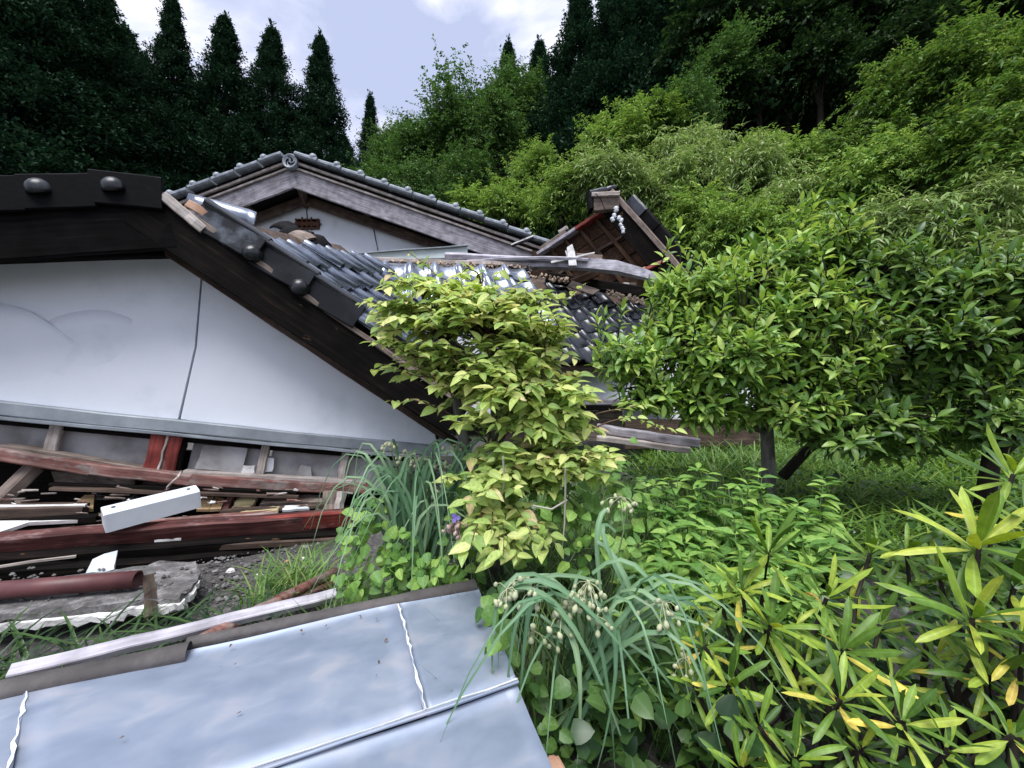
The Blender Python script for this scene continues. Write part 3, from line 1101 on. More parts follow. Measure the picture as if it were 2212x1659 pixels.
def clods(name, path, n, r, parent, spread=.05):
    bd = Bundle()
    for k in range(n):
        t = rng.random() * (len(path) - 1)
        i = min(int(t), len(path) - 2)
        p = Vector(path[i]).lerp(Vector(path[i + 1]), t - i)
        p = p + Vector((rng.uniform(-spread, spread), rng.uniform(-spread, spread), rng.uniform(-spread, spread)))
        rr = r * rng.uniform(.5, 1.3)
        v, f = lathe_arrays([(rr * .6, -rr * .5), (rr, -rr * .1), (rr * .7, rr * .45)], 5)
        v = [Vector((q.x * rng.uniform(.6, 1.5), q.y * rng.uniform(.6, 1.5), q.z)) for q in v]
        rot = Matrix.Rotation(rng.uniform(0, 6), 3, Vector((rng.random(), rng.random(), rng.random() + .1)).normalized())
        bd.add([rot @ Vector((q.x * rng.uniform(.8, 1.2), q.y, q.z * rng.uniform(.7, 1))) + p for q in v], f)
    return bd.done(name, M['mud'], parent, False, 'stuff')


def build_lower_roof():
    # nearer bay, tiles catching the sky
    a1 = Vector((.96, .28, .07)).normalized()
    b1 = Vector((.215, -.74, -.64)).normalized()
    a1 = (a1 - b1 * a1.dot(b1)).normalized()
    O1 = P(768, 572, 4.5)
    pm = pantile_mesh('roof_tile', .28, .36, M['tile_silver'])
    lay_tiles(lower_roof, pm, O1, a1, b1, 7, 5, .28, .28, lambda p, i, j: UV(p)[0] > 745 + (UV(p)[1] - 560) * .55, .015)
    n1 = a1.cross(b1)
    if n1.z < 0: n1 = -n1
    q = [O1 - n1 * .05 - b1 * .1, O1 - n1 * .05 + a1 * 2.0 - b1 * .1, O1 - n1 * .05 + a1 * 2.0 + b1 * 1.35, O1 - n1 * .05 + b1 * 1.35]
    slab('roof_deck', q, .04, M['dark_wood'], lower_roof, n1)
    tp = [O1 - a1 * .1 - b1 * .06 + n1 * .02, O1 + a1 * 2.1 - b1 * .06 + n1 * .02]
    clods('mud_bedding', tp, 140, .020, lower_roof, .02)
    beam('roof_batten', tp[0] - b1 * .05, tp[1] - b1 * .05, .06, .05, M['pale_wood'], lower_roof)
    # farther bay, tipped down to the side, tiles dark
    a2 = Vector((.95, .35, .05)).normalized()
    b2 = Vector((.31, -.66, -.69)).normalized()
    a2 = (a2 - b2 * a2.dot(b2)).normalized()
    O2 = P(1040, 588, 5.5)
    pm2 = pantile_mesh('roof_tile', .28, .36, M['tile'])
    n2 = a2.cross(b2)
    if n2.z < 0: n2 = -n2

    def ok2(p, i, j):
        u, v = UV(p)
        if v < 600 + max(0, (u - 1150)) * .18: return False
        if j > 6: return False
        if (i, j) in ((4, 1), (6, 2), (2, 1)): return False
        return True
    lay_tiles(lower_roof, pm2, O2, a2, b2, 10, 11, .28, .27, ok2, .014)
    q = [O2 - n2 * .05 - a2 * .05, O2 - n2 * .05 + a2 * 2.75, O2 - n2 * .05 + a2 * 2.75 + b2 * 1.95, O2 - n2 * .05 + b2 * 1.95 - a2 * .05]
    slab('roof_deck', q, .04, M['dark_wood'], lower_roof, n2)
    clods('mud_bedding', [P(1030, 580, 5.4), P(1130, 592, 5.35), P(1230, 608, 5.35)], 90, .022, lower_roof, .03)
    clods('mud_bedding', [P(1310, 630, 5.2), P(1370, 646, 5.2), P(1425, 672, 5.1)], 90, .022, lower_roof, .03)
    # rake board at the far side and eave board
    e0, e1 = O2 + b2 * 1.98 - a2 * .1, O2 + b2 * 1.98 + a2 * 2.9
    beam('eave_board', e0 - n2 * .1, e1 - n2 * .1, .05, .12, M['dark_wood'], lower_roof)
    return O2, a2, b2, n2, e0, e1


O2, A2, B2, N2, E0, E1 = build_lower_roof()

# wall and sill seen below the eave
annex = thing('annex_wall', 'white wall stub with dark sills glimpsed between the two shrubs', 'wall', (1.0, 4.6, 0))
slab('plaster_panel', [P(1080, 870, 4.8), P(1345, 862, 4.8), P(1345, 740, 4.8), P(1080, 740, 4.8)], .1, M['plaster_old'], annex, (0, -1, 0))
slab('plaster_panel', [P(1350, 905, 4.8), P(1640, 905, 4.8), P(1640, 740, 4.8), P(1350, 740, 4.8)], .1, M['plaster_old'], annex, (0, -1, 0))
beam('sill', P(1090, 872, 4.72), P(1450, 866, 4.72), .1, .07, M['grey_wood'], annex)
beam('sill', P(1090, 884, 4.7), P(1450, 878, 4.7), .12, .06, M['black_wood'], annex)
slab('dado_panel', [P(1080, 960, 4.8), P(1345, 950, 4.8), P(1345, 888, 4.8), P(1080, 890, 4.8)], .08, M['mid_wood'], annex, (0, -1, 0))
slab('dado_panel', [P(1350, 970, 4.7), P(1640, 960, 4.7), P(1640, 907, 4.7), P(1350, 907, 4.7)], .08, M['dark_wood'], annex, (0, -1, 0))
tag(beam('grey_plank', P(1290, 925, 3.9), P(1510, 958, 3.6), .10, .08, M['grey_wood'], nseg=8), 'weathered grey plank resting low between the two shrubs', 'plank')
tag(beam('ochre_plank', P(1290, 946, 3.8), P(1490, 972, 3.55), .10, .05, M['pale_wood'], nseg=8), 'ochre plank under the grey plank between the shrubs', 'plank')
tag(slab('white_sheet', ragged([P(1462, 1000, 4.8), P(1748, 1003, 4.8), P(1735, 972, 5.5), P(1475, 970, 5.5)], 4, .03), .03, M['white_board'], None, (0, -.3, 1)),
    'flat white sheet lying on the grass behind the camellia trunk', 'sheet')

# ------------------------------------------------------------------ the tipped roof fragment
frag = thing('tipped_roof', 'fallen roof corner tipped up showing its brown boarded underside', 'roof fragment', (1.6, 6, 0))


def build_fragment():
    A, B, D = P(1318, 455, 5.9), P(1462, 622, 5.4), P(1168, 552, 6.7)
    eB, eD = (B - A), (D - A)
    nrm = eB.cross(eD).normalized()
    if nrm.y > 0: nrm = -nrm
    # sheathing boards, running along D edge direction
    nb = 6
    for i in range(nb):
        t0, t1 = i / nb, (i + 1) / nb - .012
        q = [A + eB * t0, A + eB * t1, A + eB * t1 + eD * 1.02, A + eB * t0 + eD * 1.02]
        slab('sheathing_board', [p - nrm * .06 + nrm * rng.uniform(-.008, .008) for p in q], .025, M['brown_wood'], frag, nrm)
    # rafters along B direction
    for t in (.18, .40, .62, .84):
        beam('rafter', A + eD * t - nrm * .02, A + eD * t + eB * .98 - nrm * .02, .05, .08, M['brown_wood'], frag, nrm)
    beam('cross_batten', A + eB * .30 - nrm * .015, A + eB * .30 + eD * .95 - nrm * .015, .04, .05, M['dark_wood'], frag, nrm)
    # fascia along the D edge: red at the head, pale below
    k = A + eD * .42
    beam('fascia', A + eD * .02 - eB * .015 + nrm * .02, k - eB * .015 + nrm * .02, .05, .15, M['red_paint'], frag, nrm)
    beam('fascia', k - eB * .015 + nrm * .02, D - eB * .015 + nrm * .02, .05, .15, M['lavender_wood'], frag, nrm)
    beam('fascia_lath', A + eD * .55 - eB * .07, A + eD * .95 - eB * .07, .06, .06, M['mid_wood'], frag, nrm)
    beam('fascia_lath', A + eD * .50 - eB * .11, A + eD * .62 - eB * .11, .05, .05, M['pale_wood'], frag, nrm)
    # barge board along the B edge, doubled
    o = nrm * .10
    ax = eD.normalized()
    beam('barge_board', A - ax * .05 + o - eB * .04, B - ax * .05 + o, .25, .06, M['black_wood'], frag, nrm, nseg=8)
    beam('barge_strip', A - ax * .21 + o * 1.2 - eB * .12, B - ax * .21 + o * 1.2, .07, .09, M['mid_wood'], frag, nrm, nseg=8)
    # gable head: boxed ridge end
    c = P(1303, 440, 5.75)
    beam('ridge_box', P(1282, 441, 5.75), P(1336, 437, 5.7), .14, .22, M['mid_wood'], frag, (0, -.1, 1), cham=.04)
    beam('ridge_cap_board', P(1278, 424, 5.72), P(1338, 422, 5.65), .18, .06, M['pale_wood'], frag, (0, -.1, 1))
    beam('ridge_tile', P(1270, 419, 5.76), P(1325, 407, 5.8), .2, .06, M['tile'], frag, (0, -.2, 1), cham=.3)
    beam('ridge_tile', P(1272, 423, 5.74), P(1276, 456, 5.7), .16, .06, M['tile_matt'], frag, (1, 0, 0), cham=.3)
    tube('wire', [P(1286, 418, 5.6), P(1298, 430, 5.58), P(1306, 452, 5.6), P(1322, 462, 5.55)], .006, M['tile_matt'], frag, 5)
    # tiles standing off beyond the barge
    rel = -ax
    st = .30
    L_ = eB.length
    e = eB.normalized()
    for k in range(7):
        p0 = A + e * (k * st + .02) + rel * .31 + nrm * (-.02)
        p1 = p0 + e * (st + .015)
        beam('verge_tile', p0, p1 + nrm * .02, .17, .09, M['tile'] if k == 0 else M['tile_matt'], frag, nrm, nseg=3, cham=.3)
        if k in (1, 2, 4): beam('tile_lath', p0 - rel * .12 + nrm * .02, p0 + rel * .03 + nrm * .02, .05, .04, M['mid_wood'], frag, nrm)
    # roof covering behind
    q = [A - nrm * .13, B - nrm * .13, B + eD - nrm * .13, D - nrm * .13]
    slab('roof_covering', q, .05, M['tile_matt'], frag, nrm)
    # porcelain wire insulators hanging on the barge
    ins = thing('insulator_cluster', 'white porcelain wire insulators on the tipped roof barge board', 'insulator', tuple(P(1335, 470, 5.2)))
    for u, v, r in ((1331, 452, .035), (1327, 466, .03), (1323, 474, .03), (1337, 471, .028), (1342, 476, .028), (1341, 486, .026), (1345, 494, .03), (1346, 500, .026)):
        vv, ff = lathe_arrays([(r * .6, -r), (r, -r * .6), (r * .7, 0), (r, r * .5), (r * .6, r)], 10)
        m = Matrix.Rotation(rng.uniform(-.6, .6), 4, 'Y')
        m.translation = P(u, v, 5.35)
        link('insulator', mesh('insulator', vv, ff, M['white_enamel'], True), ins, m)
    # red tie and dark props under it
    beam('tie_board', P(1385, 588, 5.5), P(1450, 560, 5.35), .05, .10, M['red_paint'], frag, (0, -1, .3))
    beam('tie_board', P(1362, 594, 5.55), P(1395, 582, 5.5), .05, .09, M['fresh_wood'], frag, (0, -1, .3))
    beam('prop_post', P(1350, 640, 5.5), P(1352, 612, 5.5), .09, .09, M['pale_wood'], frag, (0, -1, 0))
    beam('prop_post', P(1366, 650, 5.7), P(1367, 612, 5.7), .09, .09, M['mid_wood'], frag, (0, -1, 0))


build_fragment()

# timbers strewn across the break
t = thing('weathered_beam', 'long bowed grey beam lying across the roof break', 'beam', tuple(P(1200, 580, 5.2)))
bm_pts = [(1080, 573, 5.1), (1180, 572, 5.1), (1260, 571, 5.1), (1330, 578, 5.05), (1390, 593, 5.0), (1440, 612, 4.9)]
vv, ff = [], []
for i, (u, v, Y) in enumerate(bm_pts):
    c = P(u, v, Y)
    hh = (.035, .05, .062, .066, .055, .03)[i]
    for sy, sz in ((-1, -1), (1, -1), (1, 1), (-1, 1)):
        vv.append(c + Vector((0, sy * .07, sz * hh)) + Vector((0, 0, rng.uniform(-.008, .008))))
for i in range(len(bm_pts) - 1):
    for k in range(4):
        a, b = i * 4 + k, i * 4 + (k + 1) % 4
        ff.append((a, b, b + 4, a + 4))
ff += [(3, 2, 1, 0), tuple(20 + k for k in range(4))]
link('beam_log', mesh('beam_log', vv, ff, M['lavender_wood']), t)
tag(beam('lavender_board', P(962, 553, 5.0), P(1190, 560, 5.0), .12, .08, M['lavender_wood'], None, (0, -.5, 1), nseg=6, taper=.5), 'pale lavender board lying over the lower roof beside the bowed beam', 'board')
tag(beam('pale_lath', P(1010, 565, 4.98), P(1270, 561, 5.0), .07, .035, M['lavender_wood'], None, (0, -.4, 1), nseg=8, bend=.03), 'thin pale lath on top of the bowed beam', 'lath')
tag(beam('grey_lath', P(1085, 574, 5.15), P(1230, 565, 5.05), .05, .03, M['grey_wood'], nseg=6), 'short grey lath lying along the bowed beam', 'lath')
tag(beam('split_lath', P(1190, 568, 4.98), P(1284, 546, 5.0), .05, .03, M['white_board'], nseg=4, taper=.5), 'white split lath pointing up from the bowed beam', 'lath')
tag(slab('snapped_board', [P(1229, 573, 4.95), P(1246, 573, 4.95), P(1242, 545, 4.98), P(1236, 527, 5), (P(1225, 534, 5))], .03, M['white_board'], None, (0, -1, .1)), 'white snapped board standing upright on the bowed beam', 'board')
tag(beam('white_splinter', P(1232, 566, 5.02), P(1222, 542, 5.05), .03, .03, M['white_board'], nseg=3, taper=.4), 'thin white splinter leaning behind the snapped board', 'splinter')
tag(beam('weathered_offcut', P(1245, 556, 5.2), P(1300, 560, 5.2), .05, .10, M['mid_wood'], nseg=3), 'short brown offcut behind the snapped white board', 'offcut')
tag(beam('sloping_joist', P(1232, 612, 5.3), P(1290, 590, 5.4), .10, .10, M['brown_wood'], nseg=3), 'brown joist sloping under the bowed beam', 'joist')
tag(beam('dark_purlin', P(1180, 600, 5.6), P(1440, 640, 5.3), .12, .14, M['black_wood'], nseg=5), 'blackened purlin under the bowed beam', 'purlin')
tag(slab('inner_wall', [P(1150, 720, 6.9), P(1480, 740, 6.4), P(1480, 600, 6.4), P(1150, 540, 6.9)], .1, M['brown_wood'], None, (0, -1, 0)), 'dark brown boarded inner wall under the tipped roof', 'wall')
tag(slab('curled_felt', [P(1236, 606, 5.25), P(1296, 626, 5.15), P(1280, 636, 5.1), P(1226, 618, 5.2)],   .02, M['mid_wood'], None), 'curled brown felt strip at the tile edge under the bowed beam', 'felt')

# ------------------------------------------------------------------ wall debris under the porch gable
frame_ = thing('fallen_wall_frame', 'fallen wall frame with grey boards and red posts below the plaster gable', 'wall frame', (-1.9, 2.8, .2))


def build_wall_frame():
    back = W.moved(-.05)
    for poly in ([(-200, 885), (122, 912), (100, 990), (-200, 955)], [(136, 914), (348, 938), (326, 1025), (120, 996)], [(420, 950), (566, 962), (552, 1036), (402, 1022)], [(592, 962), (736, 982), (724, 1058), (572, 1042)], [(750, 984), (850, 996), (842, 1062), (738, 1056)]):
        slab('backing_board', [back.hit(*q) + Wn * rng.uniform(-.006, .006) for q in poly], .02, M['plywood'], frame_, Wn)
    fr = W.moved(.0)
    for (a, b, w) in (((132, 900), (106, 990), .065), ((578, 948), (557, 1046), .055), ((750, 966), (731, 1060), .055)):
        beam('strut', fr.hit(*a), fr.hit(*b), w, .05, M['pale_wood'], frame_, Wn)
    fr2 = W.moved(.02)
    for (a, b, w) in (((352, 922), (326, 1024), .085), ((388, 926), (362, 1028), .075)):
        beam('red_post', fr2.hit(*a), fr2.hit(*b), w, .06, M['red_paint'], frame_, Wn)
    beam('post_trim', fr2.hit(371, 925) + Wn * .03, fr2.hit(344, 1026) + Wn * .03, .012, .02, M['pale_wood'], frame_, Wn)
    beam('post_shadow_gap', fr.hit(402, 935), fr.hit(382, 1025), .03, .05, M['black_wood'], frame_, Wn)
    # bent sill rail
    fr3 = W.moved(.05)
    pts = [(-180, 950), (0, 979), (200, 1010), (420, 1036), (600, 1046), (800, 1056)]
    for k in range(len(pts) - 1):
        pa, pb = fr3.hit(*pts[k]), fr3.hit(*pts[k + 1])
        d = (pb - pa).normalized() * .012
        beam('sill_rail', pa - d, pb + d, .10, .075, M['red_worn'], frame_, Wn.cross(pb - pa), nseg=4)
    beam('rail_ledge', fr3.hit(395, 1022) - Wn * .03, fr3.hit(790, 1044) - Wn * .03, .08, .035, M['pale_wood'], frame_)
    beam('rail_ledge', fr3.hit(0, 964) - Wn * .03, fr3.hit(330, 1018) - Wn * .03, .08, .03, M['mid_wood'], frame_)
    # torn wallpaper bits
    slab('torn_board', ragged([fr.hit(518, 1022), fr.hit(548, 1026), fr.hit(550, 1006), fr.hit(520, 1004)], 3, .006), .01, M['white_board'], frame_, Wn)
    slab('torn_board', ragged([fr.hit(556, 1026), fr.hit(588, 1018), fr.hit(592, 990), fr.hit(566, 985)], 3, .006), .01, M['paper'], frame_, Wn)
    slab('torn_board', ragged([fr.hit(420, 1012), fr.hit(520, 1022), fr.hit(535, 965), fr.hit(440, 962)], 4, .006), .01, M['plywood'], frame_, Wn)
    slab('torn_board', ragged([fr.hit(640, 1030), fr.hit(676, 1034), fr.hit(672, 1008), fr.hit(650, 1004)], 3, .006), .01, M['plywood'], frame_, Wn)


build_wall_frame()


def Yd(u, off=0.0): return 2.12 + u / 775 * .62 + off


def D_(u, v, off=0.0): return P(u, v, Yd(u, off))


# black boards added to block light behind the debris
tag(slab('gap_light_block', [D_(-150, 1240, .55), D_(860, 1160, .75), D_(860, 1010, .75), D_(-150, 930, .55)], .05, M['black_wood'], None, Wn), 'added black boards blocking light in the gap behind the fallen porch debris', 'boards')
tag(beam('sliding_door_track', D_(110, 1046, .32), D_(640, 1064, .32), .04, .022, M['black_wood'], nseg=5), 'upper black sliding door track above the lamp fitting', 'door track')
tag(beam('sliding_door_track', D_(112, 1056, .28), D_(645, 1074, .28), .04, .02, M['dark_wood'], nseg=5), 'lower dark sliding door track just above the lamp fitting', 'door track')
tag(slab('dusty_board', [D_(120, 1046, .42), D_(290, 1056, .42), D_(290, 1028, .46), D_(110, 1018, .46)], .02, M['mid_wood'], None), 'dusty board lying below the sagging red sill rail', 'board')
tag(slab('dusty_board', [D_(300, 1056, .4), D_(560, 1066, .4), D_(560, 1046, .46), D_(310, 1040, .46)], .02, M['dark_wood'], None), 'dark dusty board behind the upper door track', 'board')
tag(beam('diagonal_post', D_(-40, 1122, .25), D_(72, 1010, .38), .09, .07, M['mid_wood'], nseg=4), 'brown timber post leaning diagonally beside the white board edge', 'post')
tag(beam('long_shelf', D_(-160, 1107, .18), D_(186, 1100, .22), .12, .07, M['dark_wood'], nseg=5), 'dark shelf board under the leaning brown post', 'board')
tag(beam('white_edge_strip', D_(-160, 1097, .16), D_(186, 1091, .20), .04, .014, M['white_board'], nseg=5), 'thin white strip on the dark shelf board', 'strip')
tag(slab('white_plank_end', [D_(-140, 1150, .02), D_(-10, 1152, .02), D_(62, 1128, .06), D_(168, 1123, .1), D_(-140, 1126, .1)], .02, M['white_board'], None), 'white board end poking out above the maroon beam', 'board')
for poly, lb in (([(146, 1101), (201, 1099), (204, 1069), (183, 1069)], 'fresh tan board piece beside the end of the lamp fitting'), ([(424, 1100), (452, 1100), (462, 1073), (440, 1072)], 'narrow fresh tan board by the far lamp end'), ([(453, 1100), (477, 1099), (486, 1076), (465, 1073)], 'wider fresh tan board by the far lamp end')):
    q = [D_(u, v, .26 if v > 1085 else .38) for u, v in poly]
    tag(slab('tan_board', q, .02, M['fresh_wood']), lb, 'board')
tag(beam('dark_batten', D_(480, 1104, .2), D_(700, 1092, .2), .05, .025, M['dark_wood'], nseg=4), 'dark slat behind the bright red beam end', 'slat')
tag(beam('upright_slat', D_(482, 1112, .26), D_(500, 1072, .34), .04, .03, M['red_dusty'], nseg=3), 'short red slat standing beside the tan boards', 'slat')
tag(slab('insulation_chunk', ragged([D_(500, 1096, .28), D_(540, 1094, .28), D_(556, 1074, .36), D_(512, 1076, .36)], 4, .01), .03, M['insulation']), 'yellow insulation chunk beyond the lamp fitting', 'insulation')
tag(slab('insulation_strip', ragged([D_(516, 1110, .14), D_(600, 1102, .14), D_(604, 1094, .2), D_(540, 1098, .2)], 4, .007), .02, M['insulation']), 'flat yellow insulation strip on the bright red beam', 'insulation')
tag(slab('insulation_scrap', ragged([D_(610, 1102, .15), D_(668, 1098, .15), D_(664, 1090, .2), D_(616, 1092, .2)], 4, .006), .015, M['paper']), 'pale grey scrap beside the yellow insulation strip', 'scrap')
tag(slab('rubble_board', ragged([D_(560, 1090, .3), D_(700, 1086, .3), D_(700, 1070, .4), D_(570, 1072, .4)], 4, .01), .03, M['mid_wood']), 'splintered brown board under the pale strut', 'board')
tag(beam('stub_post', D_(712, 1102, .2), D_(714, 1060, .22), .09, .06, M['mid_wood'], nseg=3), 'short brown stub post at the end of the red sill rail', 'post')
tag(beam('stub_post', D_(731, 1100, .18), D_(738, 1062, .2), .06, .05, M['pale_wood'], nseg=3), 'short pale stub post at the end of the red sill rail', 'post')


def foil():
    vs_, fs = [], []
    nx, ny = 10, 4
    for j in range(ny):
        for i in range(nx):
            p = D_(205 + 95 * i / (nx - 1), 1082 - 16 * j / (ny - 1) - 3 * i / nx, .25 + .08 * j)
            vs_.append(p + Vector((rng.uniform(-.01, .01), 0, rng.uniform(-.012, .012))))
    for j in range(ny - 1):
        for i in range(nx - 1):
            a = j * nx + i
            fs.append((a, a + 1, a + nx + 1, a + nx))
    o = len(vs_)
    vs_ += [p + Vector((0, .004, -.004)) for p in vs_]
    fs += [tuple(o + k for k in reversed(f)) for f in fs]
    tag(link('foil_scrap', mesh('foil_scrap', vs_, fs, M['foil'])), 'crumpled silver foil behind the white lamp fitting', 'foil')


foil()


def lamp():
    p0, p1 = P(222, 1122, 2.16), P(428, 1070, 2.48)
    d = p1 - p0
    t = thing('lamp_fitting', 'white box-shaped fluorescent lamp fitting lying on the maroon beam', 'lamp fitting', tuple(p0))
    L_ = d.length
    # trapezoid box: narrower top
    prof = [(-.060, -.055), (.060, -.055), (.052, .045), (.040, .055), (-.040, .055), (-.052, .045)]
    n = len(prof)
    vs_, fs = [], []
    for x, s in ((-L_ / 2, .97), (-L_ / 2 + .008, 1), (L_ / 2 - .008, 1), (L_ / 2, .97)):
        for y, z in prof: vs_.append((x, y * s, z * s))
    for i in range(3):
        for k in range(n):
            k2 = (k + 1) % n
            fs.append((i * n + k, i * n + k2, (i + 1) * n + k2, (i + 1) * n + k))
    fs += [tuple(reversed(range(n))), tuple(3 * n + k for k in range(n))]
    m = (frame(d, (-.1, -.42, .9))).to_4x4()
    m.translation = (p0 + p1) / 2
    link('housing', mesh('housing', vs_, fs, M['white_enamel']), t, m)
    for sx in (-1, 1):
        v, f = lathe_arrays([(.009, 0), (.009, .004), (.004, .006)], 10)
        ms = m @ Matrix.Translation((sx * (L_ / 2 - .045), 0, .055))
        link('screw', mesh('screw', v, f, M['screw'], True), t, ms)
    tag(tube('lamp_cable', [P(392, 1018, 2.62), P(384, 1030, 2.5), P(372, 1042, 2.5), P(362, 1052, 2.52), P(356, 1066, 2.5), P(352, 1084, 2.46)], .007, M['pale_wood'], None, 6), 'thin brown cable hanging from the red post to the lamp', 'cable')


lamp()
tag(beam('dark_rafter', D_(0, 1133, .1), D_(210, 1120, .15), .08, .045, M['black_wood'], nseg=4), 'black rafter ending under the near lamp corner', 'rafter')
tag(beam('red_fascia_beam', D_(-180, 1192, -.02), D_(778, 1118, .0), .07, .125, M['red_dusty'], None, (0, -.35, 1), nseg=10, rough=.005), 'long dusty maroon fascia beam under the lamp fitting', 'beam')
tag(beam('red_fascia_board', D_(490, 1140, -.06), D_(778, 1116, -.04), .03, .105, M['red_paint'], None, (0, -.35, 1), nseg=6), 'bright red board end by the green vines', 'board')
tag(beam('pink_board', D_(60, 1160, .05), D_(600, 1112, .12), .11, .02, M['red_worn'], None, (0, -.35, 1), nseg=6), 'dusty pink board lying on top of the maroon beam', 'board')
tag(beam('white_splinter', D_(340, 1136, -.01), D_(450, 1124, .0), .03, .012, M['white_board'], nseg=3, taper=.4), 'white splinter on the maroon beam beside the lamp', 'splinter')
tag(beam('peeled_strip', D_(335, 1168, -.09), D_(392, 1164, -.09), .012, .02, M['white_board'], nseg=3), 'short peeled pale strip low on the maroon beam', 'strip')
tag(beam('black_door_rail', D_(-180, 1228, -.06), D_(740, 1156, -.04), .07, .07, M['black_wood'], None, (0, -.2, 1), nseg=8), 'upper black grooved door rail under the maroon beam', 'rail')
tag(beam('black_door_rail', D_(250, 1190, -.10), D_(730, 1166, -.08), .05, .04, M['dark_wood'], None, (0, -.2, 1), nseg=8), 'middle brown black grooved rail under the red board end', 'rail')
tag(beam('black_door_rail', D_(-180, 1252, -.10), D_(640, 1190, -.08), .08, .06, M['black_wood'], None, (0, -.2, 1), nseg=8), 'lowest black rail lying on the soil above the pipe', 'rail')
tag(beam('thin_rod', D_(-160, 1246, -.16), D_(165, 1200, -.14), .012, .012, M['pale_wood'], nseg=3), 'thin pale rod lying along the black rails', 'rod')
tag(slab('paper_scrap', [P(184, 1240, 1.93), P(246, 1238, 1.95), P(246, 1222, 1.96), P(250, 1208, 1.99), P(254, 1189, 2.0), P(226, 1196, 2.0), P(200, 1208, 1.97)], .004, M['paper']), 'pale grey cut sheet propped against the black rails', 'sheet')


def pipe():
    a, b = V(-130, 1286, .148), V(298, 1251, .148)
    d = (b - a)
    n = 18
    vs_, fs = [], []
    for r in (.036, .031):
        for x in (-d.length / 2, d.length / 2):
            for k in range(n):
                an = 2 * math.pi * k / n
                vs_.append((x, r * math.cos(an), r * math.sin(an)))
    for k in range(n):
        k2 = (k + 1) % n
        fs.append((k, k2, n + k2, n + k))
        fs.append((2 * n + k2, 2 * n + k, 3 * n + k, 3 * n + k2))
        fs.append((n + k, n + k2, 3 * n + k2, 3 * n + k))
        fs.append((k2, k, 2 * n + k, 2 * n + k2))
    m = frame(d, (0, 0, 1)).to_4x4()
    m.translation = (a + b) / 2
    tag(link('drain_pipe', mesh('drain_pipe', vs_, fs, M['maroon'], True), None, m), 'maroon plastic drain pipe with open end lying on the slab', 'pipe')


pipe()
# broken mortar slab under the pipe
sl = thing('mortar_slab', 'broken grey mortar slab with ragged white edge under the pipe', 'slab', (-1.6, 1.9, 0))
pts = [V(-160, 1352, .10), V(60, 1326, .10), V(200, 1312, .10), V(300, 1302, .10), V(388, 1290, .10), V(412, 1272, .10), V(432, 1240, .10), V(424, 1212, .10), V(330, 1216, .10), V(200, 1236, .10), V(-160, 1290, .10)]
slab('mortar_layer', ragged(pts, 6, .014), .022, M['concrete'], sl, (0, 0, 1))
slab('white_core', ragged([p - Vector((0, 0, .024)) + Vector((.012, -.02, 0)) for p in pts], 6, .016), .022, M['white_board'], sl, (0, 0, 1))
bd = Bundle()
for k in range(160):
    p = V(rng.uniform(-100, 420), rng.uniform(1225, 1300), .10)
    u, v = UV(p)
    if v > 1345 - u * .16: continue
    rr = rng.uniform(.003, .011)
    vv, ff = lathe_arrays([(rr * .6, -rr * .6), (rr, 0), (rr * .4, rr * .7)], 6)
    bd.add([q + p for q in vv], ff)
bd.done('grit', M['concrete'], sl, False, 'stuff')
tag(beam('iron_bracket', V(318, 1252, .12) + Vector((0, 0, .01)), V(338, 1312, .10) + Vector((0, -.02, -.03)), .04, .02, M['dark_wood'], nseg=3), 'dark iron strap hanging over the mortar slab edge', 'strap')

# planks on the ground in front
tag(beam('white_plank', V(20, 1456, .14), V(726, 1284, .12),   .045, .03, M['lavender_wood'], None, (0, -.5, 1), nseg=10, rough=.002), 'long white painted plank lying along the rolled tin edge', 'plank')
tag(tube('pink_pole', [V(436, 1384, .12), V(560, 1318, .10), V(726, 1236, .10)], .024, M['red_worn'], None, 8), 'dusty pink pole crossing under the white plank', 'pole')
tag(beam('brown_lath', V(560, 1322, .085), V(720, 1258, .08), .05, .02, M['red_dusty'], nseg=4), 'red brown lath beside the pink pole', 'lath')

# ------------------------------------------------------------------ the tin sheet in front
tin = thing('tin_roof_sheet', 'fallen galvanised tin roof with folded seams lying near the camera', 'tin roof', (-.6, .9, .3))


